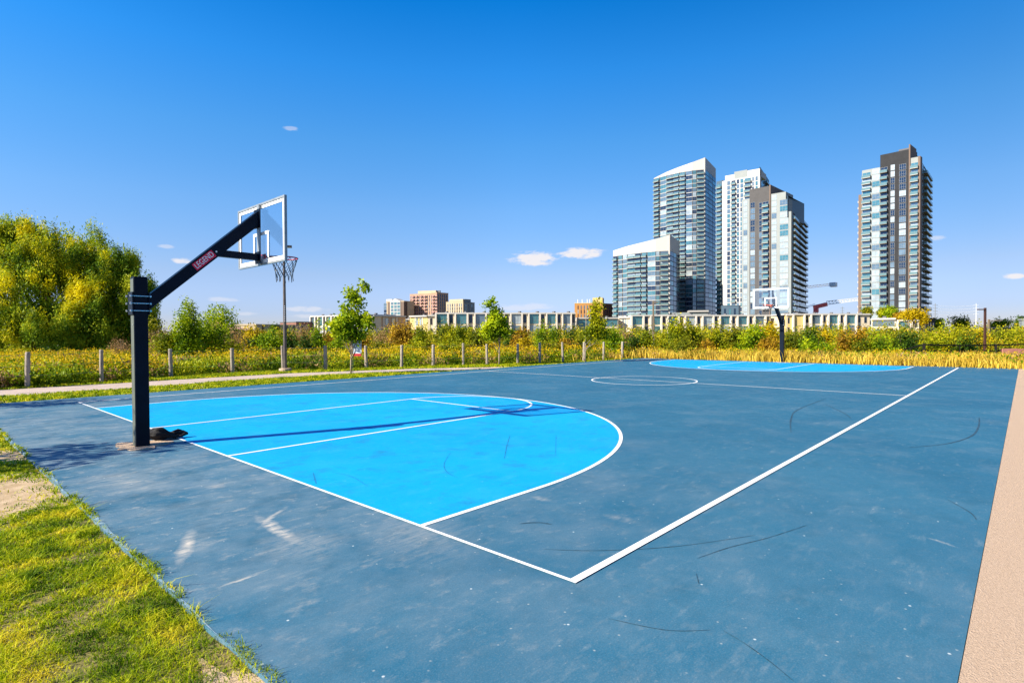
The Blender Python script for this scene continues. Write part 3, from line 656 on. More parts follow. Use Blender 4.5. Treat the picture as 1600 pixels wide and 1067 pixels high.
# ---------------------------------------------------------------- trees
# big willow-like tree at the left
WD = 50; wx, wy = cpos(70, WD); t = empty('large_tree', (wx, wy, gz(wx, wy))); tag(t, 'huge bushy yellow green tree filling the left edge behind the meadow', 'tree')
ex = Vector((math.sin(YAW), -math.cos(YAW))); ey = Vector((math.cos(YAW), math.sin(YAW)))
def lp(u, d, v):
    x, y = cpos(u, d); return x-wx, y-wy, zat(u, d, v)-gz(wx, wy)
WB = [(20,50,400,3.6,2.9),(90,49,395,3.0,2.7),(60,48,440,3.6,2.6),(130,50,420,2.6,2.3),(170,49,450,2.6,2.6),(205,50,470,1.9,2.6),(150,48,490,2.6,2.4),(90,47,500,3.0,2.0),(20,47,490,3.4,2.4),(-50,50,420,3.4,3.2),(-60,48,500,3,2),
      (200,49,515,1.8,1.6),(120,47,525,2.0,1.2),(140,50,378,1.3,1.0),(50,50,362,2.3,1.4),(-10,50,372,2.0,1.3),(185,50,415,1.3,.9),(215,49,440,1.2,1.3),(222,49,462,1.3,2.0),(226,49,495,1.2,1.6),(190,49,400,1.3,.9)]
WB = [(u, d, v+12, r, h) for u, d, v, r, h in WB]
blobs = [lp(u, d, v)+(r, r*.9, h) for u, d, v, r, h in WB]
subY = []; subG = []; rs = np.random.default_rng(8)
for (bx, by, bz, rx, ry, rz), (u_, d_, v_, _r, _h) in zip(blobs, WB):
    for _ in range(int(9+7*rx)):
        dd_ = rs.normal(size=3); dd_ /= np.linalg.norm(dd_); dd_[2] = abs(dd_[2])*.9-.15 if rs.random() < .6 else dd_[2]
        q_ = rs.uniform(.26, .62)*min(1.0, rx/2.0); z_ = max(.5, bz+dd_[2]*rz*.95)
        yellowed = (z_ > 4.6 and bx+dd_[0]*rx < 3.8 and rs.random() < .62) or rs.random() < .07  # high clumps mostly get the yellow leaf colour
        (subY if yellowed else subG).append((bx+dd_[0]*rx*.95, by+dd_[1]*ry*.95, z_, q_*1.2, q_*1.2, q_*1.15))
for k_ in range(6):                                            # loose sprays breaking the outline
    x_, y_, z_ = lp(148+k_*5, 49, 356+k_*5+7*(k_ % 3)); subG.append((x_, y_, z_, .42, .42, .26))
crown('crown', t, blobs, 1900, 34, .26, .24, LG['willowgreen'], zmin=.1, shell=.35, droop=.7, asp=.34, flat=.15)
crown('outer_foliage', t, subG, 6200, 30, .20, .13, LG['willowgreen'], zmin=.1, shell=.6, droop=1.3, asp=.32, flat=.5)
crown('yellow_foliage', t, subY, 3000, 30, .20, .13, LG['willow'], zmin=.1, shell=.6, droop=1.1, asp=.34, flat=.5)  # clumps whose own leaf colour is yellow
rrw = random.Random(2)
s = MB().mat(MT['bark'])
for k, (u, d, v, r, h) in enumerate(WB[:12]):
    b = Vector((rrw.uniform(-.8,.8), rrw.uniform(-.8,.8), -.1)); e = Vector(lp(u, d, v)); m1 = b.lerp(e, .35)+Vector((0,0,1.0))
    s.tube([b, m1, b.lerp(e,.7)+Vector((0,0,.6)), e], [.34,.22,.12,.03], 8)
s.build('trunk', t, smooth=True)
def sapling(x, y, vtop, blobs_uv, lsize, ncl, nl, cs, mat, label, r0=.045, bark='palebark', name='young_tree', ez=1.0):
    """blobs_uv: (u, v, radius_px horizontally, vertically) at the tree's own depth"""
    g_ = gz(x, y); t = empty(name, (x, y, g_), YAW-math.pi/2); tag(t, label, 'tree')
    P = Vector((x, y))-Vector((CX, CY)); d = P.dot(ey); u0 = 800+F*P.dot(ex)/d
    B = [((u-u0)/F*d, rng.uniform(-.2,.2)*ru/F*d, zat(u, d, v)-g_, ru/F*d, ru/F*d, rv_/F*d) for u, v, ru, rv_ in blobs_uv]
    top = zat(u0, d, vtop)-g_
    crown('crown', t, B, ncl, nl, lsize, cs, mat, shell=.35, asp=.62, flat=.3)
    limbs(-.05, top*.93, r0, B, MT[bark], t, 0)
    return t
sapling(9.95, 18.95, 440, [(568,448,8,7),(550,458,10,8),(555,472,12,8),(545,482,14,8),(550,495,22,9),(535,508,24,9),(566,505,18,9),(545,522,22,8),(528,515,10,8),(560,525,14,6),(575,500,8,8)], .14, 330, 13, .10, LG['green'],
        'young maple sapling by the path with the park notice sign beside its trunk', .035, 'palebark')
sapling(18.6, 18.5, 468, [(768,474,9,6),(774,488,12,9),(778,503,16,10),(765,514,14,10),(785,516,13,10),(770,524,15,7)], .15, 260, 12, .11, LG['green'], 'young tree on the grass verge left of the halfway line, with a thin pale trunk', .035)
sapling(23.8, 15.98+.6, 468, [(932,480,7,9),(930,495,9,11),(934,508,12,11),(926,520,14,9),(940,520,11,9)], .14, 260, 12, .11, LG['yellowgreen'], 'slender yellow green young tree at the fence end, in front of the orange tower', .035)
# leafy shrubs left of the lamp post
def bush(u, d, vtop, wpx, style, label, name='shrub', stems=True, group=None, vb=None, ncl=None, lsize=None, conic=0, group_cat='shrub', hole=.35, asp=.55):
    x, y = cpos(u, d); g_ = gz(x, y); t = empty(name, (x, y, g_), YAW-math.pi/2); tag(t, label, group_cat, group)
    H = zat(u, d, vtop)-g_; w = wpx/F*d/2; rr_ = np.random.default_rng(int(u*7+d*13+vtop)); B = []
    n = 7
    for i in range(n):
        f = (i+.5)/n; z = H*(.18+.72*f) if not conic else H*(.15+.8*f)
        ww = w*(1.12-.42*f**2) if not conic else w*(1.05-f)**.8
        for k in range(2 if i < 5 else 1):
            a = rr_.uniform(-1,1)*w*(.55 if not conic else .25)*(1-.5*f); B.append((a, rr_.uniform(-.5,.5)*w*.6, z+rr_.uniform(-.05,.05)*H, ww*.62, ww*.62, H*.15))
    if not conic:
        for i in range(6):
            a = rr_.uniform(-.95,.95)*w; tp = H*rr_.uniform(.62,1.0)*(1-.25*abs(a)/w); B.append((a, rr_.uniform(-.3,.3)*w, tp-H*.18, w*.15, w*.15, H*.2))
    ls = lsize or max(.07, 2.1*d/(F*.64)); area = (wpx*.64)*(H*F/d*.64); nc = ncl or int(min(700, max(70, area*.21)))
    v = cluster_leaves(B, nc, 14 if style != 'dry' else 14, ls if style != 'dry' else ls*.8, ls*1.15, shell=hole, asp=asp if style != 'dry' else .35, r=rr_)
    q = v.reshape(-1, 4, 3); v = q[q[:, :, 2].min(1) > 0].reshape(-1, 3)
    link('crown', np_mesh('crown', v, 4, [LG[style]]), t)
    s = MB().mat(MT['bark'] if style != 'dry' else MT['palebark']); r3 = random.Random(int(u))
    for k in range(3 if style != 'dry' else 9):
        a = r3.uniform(-.5,.5)*w; s.tube([(a*.2,0,-.05),(a*.7,r3.uniform(-.1,.1),H*.4),(a*1.3,r3.uniform(-.2,.2),H*r3.uniform(.75,.95))], [.018*H/2+.008,.012,.005], 5)
    s.build('stem', t)
    return t
SH = [ # u, depth, top v, width px, style, label, conic
 (12,40,540,60,'yellowgreen','low lime green bush at the left edge under the huge tree',0),
 (85,44,541,80,'darkgreen','dark low bush at the foot of the huge tree, between the first two fence posts',0),
 (160,43,543,70,'darkgreen','dark low bush at the foot of the huge tree, left of the near hoop post',0),
 (192,33,527,34,'dry','bare pale twiggy bush just left of the near hoop post',0),
 (240,42,498,40,'dull','dark reddish bush showing right behind the near hoop post',0),
 (247,36,512,34,'dry','pinkish dry bush to the right of the near hoop post',0),
 (262,31,515,44,'yellowgreen','lime green leafy bush right of the near hoop post',0),
 (292,31,461,58,'green','tall fresh green bush with a pointed leader, under the slanted arm',1),
 (318,34,492,66,'green','broad fresh green bush right of the pointed leader bush',0),
 (342,48,475,58,'green','rounded green tree behind the fence, right of the pointed leader bush',0),
 (334,40,498,34,'dry','pink dry twiggy bush in front of the brown roofed house',0),
 (368,40,512,26,'dry','pale dry twiggy bush at the corner of the brown roofed house',0),
 (362,34,532,40,'yellowgreen','yellow green clump above the fourth fence post',0),
 (398,46,507,52,'gold','golden topped bush in front of the beige warehouse',0),
 (420,38,515,44,'green','bright green rounded bush left of the round lamp post',0),
 (404,42,526,46,'darkgreen','dark green mound between the golden topped bush and the lamp post',0),
 (452,40,521,30,'darkgreen','dark green bush immediately right of the round lamp post',0),
 (474,44,508,40,'dry','brown dry bush in front of the beige warehouse end',0),
 (497,38,503,24,'green','narrow green conical sapling left of the sign sapling',1),
 (480,36,524,26,'darkgreen','small dark bush left of the narrow conical sapling',0),
 (514,42,520,26,'orange','orange bush between the conical sapling and the sign sapling',0),
 (529,37,528,36,'green','green bush behind the trunk of the sign sapling',0),
 (567,42,522,32,'orange','orange bush right above the park notice sign',0),
 (590,38,532,40,'dull','olive low bush right of the park notice sign',0),
 (604,48,515,40,'dry','dry brown bush in front of the beige brick end wall',0),
 (628,46,500,40,'orange','large orange brown feathery bush before the brick end wall corner',0),
 (656,38,506,38,'yellowgreen','pointed yellow green sapling before the bright blank end wall',1),
 (645,34,534,44,'yellowgreen','low lime bush below the pointed yellow green sapling',0),
 (694,44,503,40,'dull','olive bush left in front of the first windowed townhouses',0),
 (722,42,505,48,'yellowgreen','broad yellow green bush before the first windowed townhouses',0),
 (746,40,514,36,'dull','olive bush left of the thin pale trunked young tree',0),
 (706,34,532,50,'yellowgreen','low yellow green mound below the broad yellow green bush',0),
 (800,46,514,22,'darkgreen','small dark bush right of the thin pale trunked young tree',0),
 (814,44,508,28,'orange','rusty orange bush before the townhouse row',0),
 (820,37,520,28,'gold','bright yellow bush below the rusty orange bush',1),
 (846,42,503,22,'green','pointed green bush, left one of the pair before the townhouse row',1),
 (866,42,509,32,'green','green bush, right one of the pair before the townhouse row',1),
 (858,36,532,50,'dull','low olive mound below the pair of pointed green bushes',0),
 (893,44,513,20,'darkgreen','narrow dark conifer at the end of the long townhouse row',1),
 (884,38,528,30,'orange','small orange clump below the narrow dark conifer',0),
 (908,40,520,30,'dull','olive bush left of the slender yellow green tree',0),
 (957,38,513,36,'green','green rounded bush right of the slender yellow green tree',0),
 (979,44,512,30,'dry','pinkish dry bush left of the slim brown lamp post',0),
 (993,40,524,32,'darkgreen','dark green bush left of the slim brown lamp post',0),
 (1009,41,513,24,'yellowgreen','yellow green bush touching the slim brown lamp post',0),
 (1050,42,499,52,'yellowgreen','big yellow green bush right of the slim brown lamp post',0),
 (1083,43,505,38,'yellowgreen','yellow green bush second right of the slim brown lamp post',0),
 (1066,38,525,42,'dull','low olive bush in front of the big yellow green bush',0),
 (1104,38,530,18,'orange','small orange clump left of the pale multi-stemmed bush',0),
 (1124,44,507,34,'yellowgreen','yellow green bush with pale stems below the blue grey rooftop block',0),
 (1149,42,507,32,'dull','olive green bush between the pale stemmed bush and the far hoop',0),
 (1178,40,505,44,'green','green bush behind the far hoop, left of its post',0),
 (1200,44,503,36,'gold','golden bush directly behind the post of the far hoop',0),
 (1199,38,527,36,'orange','orange low bush at the left foot of the far hoop post',0),
 (1238,42,515,40,'dull','olive bush just right of the far hoop post',0),
 (1262,44,508,36,'darkgreen','dark green bush right of the far hoop',0),
 (1278,38,527,60,'green','wide low green bush right of the far hoop',0),
 (1287,46,503,22,'gold','small golden cone shaped tree right of the far hoop',1),
 (1317,38,510,24,'orange','thin orange sapling with pale stem before the end townhouses',1),
 (1340,44,506,28,'orange','reddish orange bush before the last townhouses',0),
 (1342,38,526,44,'dull','olive bush beneath the reddish orange bush',0),
 (1372,38,524,56,'green','wide green bush before the low cream building',0),
 (1395,46,512,50,'dull','olive bush before the low cream building, left of the black fence',0),
 (1418,44,514,38,'darkgreen','dark green bush above the left end of the black fence',0),
 (1455,47,520,48,'yellowgreen','yellow green bush behind the black fence corner post',0),
 (1484,50,511,52,'yellowgreen','tall yellow green bush behind the black fence',0),
 (1507,48,522,44,'darkgreen','dark green bush behind the black fence, middle',0),
 (1528,52,513,44,'gold','golden bush behind the rust brown lamp post',0),
 (1556,55,512,46,'dull','olive bush right of the two far right lamp posts',0),
 (1584,55,512,50,'yellowgreen','yellow bush at the right edge behind the pink barrier',0),
 (1625,55,514,50,'green','green bush just beyond the right edge of the view',0),
]
for (u, d, v, w, st, lab, con) in SH: bush(u, d, v, w*1.18, st, lab, conic=con)
# trees farther off
def far_tree(u, d, vtop, wpx, style, label, vlow, trunkm='bark', name='tree'):
    x, y = cpos(u, d); g_ = gz(x, y); t = empty(name, (x, y, g_), YAW-math.pi/2); tag(t, label, 'tree')
    H = zat(u, d, vtop)-g_; zl = zat(u, d, vlow)-g_; w = wpx/F*d/2; r_ = np.random.default_rng(int(u)); B = []
    for k in range(7):
        B.append((r_.uniform(-.5,.5)*w, r_.uniform(-.5,.5)*w, zl+(H-zl)*r_.uniform(.3,.75), w*.55, w*.55, (H-zl)*.28))
    B.append((0,0,zl+(H-zl)*.72,w*.5,w*.5,(H-zl)*.28))
    ls = 1.7*d/(F*.64); crown('crown', t, B, int(80+wpx*4), 12, ls, ls*1.0, LG[style], shell=.5, r=r_)
    limbs(-.1, zl+(H-zl)*.6, .02*H+.05, B[:4], MT[trunkm], t)
far_tree(1391,165,479,22,'green','green tree above the low cream building, below the right tower',500)
far_tree(1379,168,485,10,'yellowgreen','tiny yellow green tree left of the green one below the right tower',496)
far_tree(1355,230,482,14,'dull','small olive treetop at the left foot of the right tower',496)
far_tree(1425,105,484,40,'gold','bright yellow tree with crooked trunk in front of the right tower foot',505,'palebark')
far_tree(1440,150,492,18,'gold','smaller golden tree right of the bright yellow crooked tree',508)
far_tree(1408,155,490,22,'orange','orange brown treetop left of the bright yellow crooked tree',500)
far_tree(1468,260,498,15,'green','small green tree right of the right tower, below the pylon wires',520)
far_tree(1500,300,494,30,'dull','round olive green tree on the skyline left of the rust brown lamp',522)
far_tree(1562,320,499,26,'yellowgreen','flat topped yellow green tree on the skyline right of the rust brown lamp',520)
far_tree(1594,200,494,14,'darkgreen','dark spiky tree at the right edge of the skyline',520)
far_tree(386,300,512,12,'darkgreen','tiny dark tree behind the brown roofed house',530)
far_tree(428,130,508,18,'darkgreen','dark treetop in front of the beige warehouse',535)
# off-picture saplings that shade the court's left side
def shade_tree(x, y, H, label):
    t = empty('young_tree', (x, y, -.03)); tag(t, label, 'tree')
    B = [(0,0,H*.55,.75,.75,.55),(.2,.3,H*.72,.65,.65,.5),(-.2,-.3,H*.75,.6,.6,.5),(0,0,H*.9,.4,.4,.45),(.3,-.35,H*.5,.5,.5,.3),(-.35,.3,H*.48,.5,.5,.3)]
    crown('crown', t, B, 100, 12, .14, .13, LG['green'], shell=.3, asp=.6); limbs(-.05, H*.92, .05, B, MT['palebark'], t)
shade_tree(-6.5, 9.55, 4.6, 'young shade tree on the lawn left of the near hoop')
shade_tree(-5.2, 17.5, 4.4, 'young shade tree on the verge near the footpath at left')
# ---------------------------------------------------------------- lawn
def in_view(x, y, m=60):
    dx = x-CX; dy = y-CY; d = dx*math.cos(YAW)+dy*math.sin(YAW); r_ = dx*math.sin(YAW)-dy*math.cos(YAW)
    return (d > .6) & (np.abs(800+F*r_/np.maximum(d,.3)-800) < 800+m), d
def wavn(t, a=.038): return a*(np.sin(t*3.1)+.6*np.sin(t*7.7+1)+.5*np.sin(t*13.3+2))
def sandmask(x, y):
    m = np.zeros(len(x), bool)
    for (cx, cy, rx, ry, sd) in SAND: m |= ((x-cx)/rx)**2+((y-cy)/ry)**2 < (.55+.6*rng.random(len(x)))**2
    return m
def blades(name, x, y, h, w, mat, zb=-.03, lean=.5, bend=.5):
    N = len(x); a = rng.random(N)*2*math.pi; dx, dy = np.cos(a), np.sin(a); l = lean*h*rng.random(N); b = rng.random(N)*2*math.pi
    lx, ly = np.cos(b)*l, np.sin(b)*l; z = np.full(N, zb) if np.isscalar(zb) else zb
    p0 = np.stack([x-dx*w/2, y-dy*w/2, z], 1); p1 = np.stack([x+dx*w/2, y+dy*w/2, z], 1)
    p2 = np.stack([x+lx*.4+dx*w*.4, y+ly*.4+dy*w*.4, z+h*.6], 1); p3 = np.stack([x+lx*.4-dx*w*.4, y+ly*.4-dy*w*.4, z+h*.6], 1)
    p4 = np.stack([x+lx*1.3, y+ly*1.3, z+h*(1-bend*.3*rng.random(N))], 1); p4b = p4+np.stack([dx*w*.12, dy*w*.12, np.zeros(N)], 1)
    v = np.concatenate([np.stack([p0,p1,p2,p3],1), np.stack([p3,p2,p4b,p4],1)], 1)   # keep the two quads of one blade together
    return np_mesh(name, v.reshape(-1,3), 4, [mat])
N = 1000000
x = rng.uniform(-9, X0+.14, N); y = rng.uniform(-1.0, 16, N); ok, d = in_view(x, y); keep = ok & (x < X0+.022+wavn(y)+.016*np.sin(y*19+2*np.sin(y*7))+rng.normal(size=N)*.022)
keep &= rng.random(N) < np.clip((4.0/np.maximum(d,1))**1.6, 0, 1)
cl = np.sin(x*5.3+1.3*np.sin(y*4.1))*np.sin(y*6.1+1.7*np.sin(x*3.7)); keep &= (cl > -.8) | (rng.random(N) < .5)
keep &= (x < X0+.062) | (rng.random(N) < .06)
x = x[keep]; y = y[keep]; k2 = ~sandmask(x, y) | (rng.random(len(x)) < .05); x = x[k2]; y = y[k2]
cl = np.sin(x*5.3+1.3*np.sin(y*4.1))*np.sin(y*6.1+1.7*np.sin(x*3.7))
h = (.024+.020*rng.random(len(x)))*(1+.45*cl); dist = np.hypot(x-CX, y-CY); w = np.maximum(.0045, dist*.0013)*(.7+.6*rng.random(len(x)))
tu = np.sin(x*31+3*np.sin(y*9))*np.sin(y*27+3*np.sin(x*11)); h = h*(.85+.55*tu)*np.where(rng.random(len(x)) < .03, 1.9, 1)
tag(link('lawn_grass', blades('lawn_grass', x, y, h, w, LG['turf'], zb=np.where(x > X0-.004, 0., -.03), lean=1.7)), 'short yellow green turf beside the court in the lower left', 'grass', kind='stuff')
print('turf blades', len(x))
# verge between court and footpath and below the fence
N = 150000
x = rng.uniform(-6, 30, N); y = rng.uniform(16.3, 24, N); ok, d = in_view(x, y)
lox = np.interp(x, [p[0] for p in lo[:-1]]+[14.6], [p[1] for p in lo[:-1]]+[16.72]); hix = np.interp(x, [p[0] for p in hi], [p[1] for p in hi])
edge = 16.75-.35*(np.maximum(x,0)/30)**2
verge = (y > edge+.03) & ((y < lox+.08*np.sin(x*3)) | (x > 14.6) & (y > hix)); above = (y > hix+.02+.06*np.sin(x*2.3))
keep = ok & (verge | above); x = x[keep]; y = y[keep]; k2 = ~sandmask(x, y) | (rng.random(len(x)) < .1); x = x[k2]; y = y[k2]
h = .05+.05*rng.random(len(x)); w = .02+.02*rng.random(len(x))
tag(link('verge_grass', blades('verge_grass', x, y, h, w, LG['turf'], lean=1.0)), 'short worn grass along both sides of the footpath', 'grass', kind='stuff')
# ---------------------------------------------------------------- meadow
PX = [p[0] for p in POSTS]; PY = [p[1] for p in POSTS]
def fence_y(x): return np.interp(x, [-60]+PX+[30.4,30.5], [21.9]+PY+[16.8,-99])
N = 80000
u = rng.uniform(-120, 1720, N); d = 17+60*rng.random(N)**1.8
X = CX+math.cos(YAW)*d+math.sin(YAW)*(u-800)/F*d; Y = CY+math.sin(YAW)*d-math.cos(YAW)*(u-800)/F*d
front = fence_y(X)
keep = (Y > front+.12) & ~((X > X0-.1) & (X < X1+.12) & (Y < Y1) & (Y > -7)) & ~((X < X1+.12) & (Y < 16))
u, d, X, Y, front = u[keep], d[keep], X[keep], Y[keep], front[keep]; n = len(u); print('meadow plants', n)
G = -.03-2.6*np.clip(np.maximum(X-31.5, Y-42)/48, 0, 1)
ns = .5+.5*np.sin(X*.9+1.1*np.sin(Y*.7))*np.sin(Y*.8+1.3*np.sin(X*.5)); rnd = rng.random(n)
strawy = np.clip((u-900)/160, 0, 1)*np.clip(1.25-(X-30.3)*0.06, .25, 1) if True else 0
kind = np.where(rnd < strawy*.80*(.72+.5*ns), 2, np.where((ns+.5*rng.random(n)) > .72-.18*((u > 620) & (u < 900)), 1, 0))
cl_ = .5+.5*np.sin(X*2.9+2*np.sin(Y*1.3))*np.sin(Y*3.3+1.7*np.sin(X*1.9)); pt_ = np.sin(X*.55+1.5*np.sin(Y*.4+1))*np.sin(Y*.6+1.2*np.sin(X*.35)); kind = np.where((kind == 1) & (pt_ < -.35) & (rng.random(n) < .75), 0, kind); kind = np.where((kind == 0) & (pt_ > .15) & (rng.random(n) < .45), 1, kind)
H = np.where(kind == 2, .42+.25*rng.random(n)+.25*ns, .36+.30*rng.random(n)+.42*cl_*(.6+.4*ns))
nearf = Y-front < .7; H = np.where(nearf & (kind != 2), H*.72, H); kind = np.where(nearf & (kind == 1) & (rnd < .7), 0, kind)
px1 = d/(F*.64)
def jitter(idx, k, sx): 
    m = len(idx)*k; return np.repeat(X[idx], k)+rng.normal(size=m)*sx, np.repeat(Y[idx], k)+rng.normal(size=m)*sx
V = []; mi = []
i01 = np.where(kind < 2)[0]; k = 13; jx, jy = jitter(i01, k, .15); f = rng.random(len(jx)); hz = np.repeat(H[i01]*.88, k)*f; gg = np.repeat(G[i01], k)
sz = np.maximum(.13, np.repeat(px1[i01], k)*2.2)*(.7+.7*rng.random(len(jx)))
nrm = rng.normal(size=(len(jx),3)); tt = rng.normal(size=(len(jx),3))*.6; tt[:,2] += 1.0
V.append(leafquads(np.stack([jx, jy, gg+hz+.03], 1), sz, nrm, tt, .42)); mi.append(np.where(np.repeat(np.sin(X[i01]*1.7+Y[i01])*np.sin(Y[i01]*2.3) > .45, k) & (rng.random(len(jx)) < .6), 2, 0))
i1 = np.where(kind == 1)[0]; k = 8; jx, jy = jitter(i1, k, .12); hz = np.repeat(H[i1], k)*(.70+.36*rng.random(len(jx))); gg = np.repeat(G[i1], k)
sz = np.maximum(.07, np.repeat(px1[i1], k)*1.5)*(.7+.6*rng.random(len(jx))); nrm = rng.normal(size=(len(jx),3)); nrm[:,2] += .5
V.append(leafquads(np.stack([jx, jy, gg+hz], 1), sz, nrm, rng.normal(size=(len(jx),3)), .6)); mi.append(np.ones(len(jx)))
tag(link('meadow_plants', np_mesh('meadow_plants', np.concatenate(V), 4, [LG['weed'], LG['goldenrod'], LG['dry']], np.concatenate(mi))), 'dense meadow of green weeds and yellow goldenrod behind the wooden fence', 'meadow', kind='stuff')
i2 = np.where(kind == 2)[0]; k = 14; jx, jy = jitter(i2, k, .45); hh_ = np.repeat(H[i2], k)*(.45+.6*rng.random(len(jx))); gg = np.repeat(G[i2], k)
me = blades('dry_grass', jx, jy, hh_, np.maximum(.012, np.repeat(px1[i2], k)*.6), LG['straw'], zb=gg, lean=.5)
tag(link('dry_grass', me), 'tall dry straw coloured grass beyond the far end of the court', 'grass', kind='stuff')
# dense distant scrub filling the ground between the shrubs and the townhouses
N = 22000; u = rng.uniform(-150, 1750, N); d = 48+90*rng.random(N)**1.9
X = CX+math.cos(YAW)*d+math.sin(YAW)*(u-800)/F*d; Y = CY+math.sin(YAW)*d-math.cos(YAW)*(u-800)/F*d
G = -.03-2.6*np.clip(np.maximum(X-31.5, Y-42)/48, 0, 1); tz_ = np.minimum(1.75+.55*np.sin(u*.09)*np.sin(u*.031+1)+.4*np.sin(u*.21), 2.0+.0*d); hz = rng.random(N)**.7*np.maximum(.4, tz_-G); k = 5
c = np.stack([X, Y, G+hz], 1); k = 9; c = np.repeat(c, k, 0)+rng.normal(size=(N*k, 3))*.35; c[:,2] = np.maximum(c[:,2], -2.6)
sz = np.repeat(d/(F*.64)*1.8, k)*(.7+.7*rng.random(N*k))
tag(link('scrub_growth', np_mesh('scrub_growth', leafquads(c, sz, rng.normal(size=(N*k,3)), rng.normal(size=(N*k,3)), .6), 4, [LG['dull'], LG['yellowgreen'], LG['orange']], np.repeat(rng.choice(3, N, p=[.5,.38,.12]), k))), 'mixed scrub filling the ground in front of the townhouses', 'scrub', kind='stuff')
#SPLIT2
# ---------------------------------------------------------------- buildings
class Face:
    """vertical facade from picture column ua (depth da) to ub (depth db)"""
    def __init__(s, ua, da, ub, db):
        s.a = Vector(cpos(ua, da)); s.b = Vector(cpos(ub, db)); s.L = (s.b-s.a).length; s.e = (s.b-s.a)/s.L
        s.n = Vector((s.e.y, -s.e.x))                         # outward normal (towards the viewer)
        c = Vector((CX, CY))
        if s.n.dot(c-s.a) < 0: s.n = -s.n
        s.flip = s.n.dot(Vector((s.e.y, -s.e.x))) < 0
        s.rz = math.atan2(s.e.y, s.e.x)
    def t(s, u):                                              # distance along the facade of picture column u
        k = (u-800)/F; ca = s.a-Vector((CX, CY)); cb = s.b-Vector((CX, CY))
        A = ca.dot(ex)-k*ca.dot(ey); B = cb.dot(ex)-k*cb.dot(ey)
        return s.L*A/(A-B)
    def P(s, t, out=0): q = s.a+s.e*t+s.n*out; return q.x, q.y
    def depth(s, t): return (s.a+s.e*t-Vector((CX, CY))).dot(ey)
    def z(s, u, v): return zat(u, s.depth(s.t(u)), v)
# local facade pieces: x along the facade, -y outwards (towards the viewer), z up; origin at lower left
MESHC = {}
def window_mesh(w, h, glass, frame='mull', mullions=1, transom=.0):
    k = ('w', round(w,2), round(h,2), glass, frame, mullions, transom)
    if k not in MESHC:
        s = MB().mat(MT[glass]).box(0.03, w-.03, -.02, .05, 0.03, h-.03); s.mat(MT[frame])
        f = .07 if w > 1 else .05
        s.box(0, w, -.05, -.021, 0, f).box(0, w, -.05, -.021, h-f, h).box(0, f, -.049, -.0215, f, h-f).box(w-f, w, -.049, -.0215, f, h-f)
        for i in range(1, mullions+1): x = w*i/(mullions+1); s.box(x-f*.4, x+f*.4, -.048, -.0215, f, h-f)
        if transom: s.box(f, w-f, -.047, -.0212, h*transom-f*.4, h*transom+f*.4)
        MESHC[k] = s.mesh('window')
    return MESHC[k]
def balcony_mesh(w, h, depth, slab='slab', rail='railglass', side=0):
    k = ('b', round(w,2), round(h,2), depth, slab, rail)
    if k not in MESHC:
        s = MB().mat(MT[slab]).box(0, w, -depth, 0, -.14, .10)
        s.mat(MT[rail]).box(.05, w-.05, -depth+.03, -depth+.06, .16, 1.12).box(.03, .06, -depth+.07, -.02, .16, 1.12).box(w-.06, w-.03, -depth+.07, -.02, .16, 1.12)
        s.mat(MT['mull']).box(.02, w-.02, -depth+.015, -depth+.075, 1.125, 1.18)
        MESHC[k] = s.mesh('balcony')
    return MESHC[k]
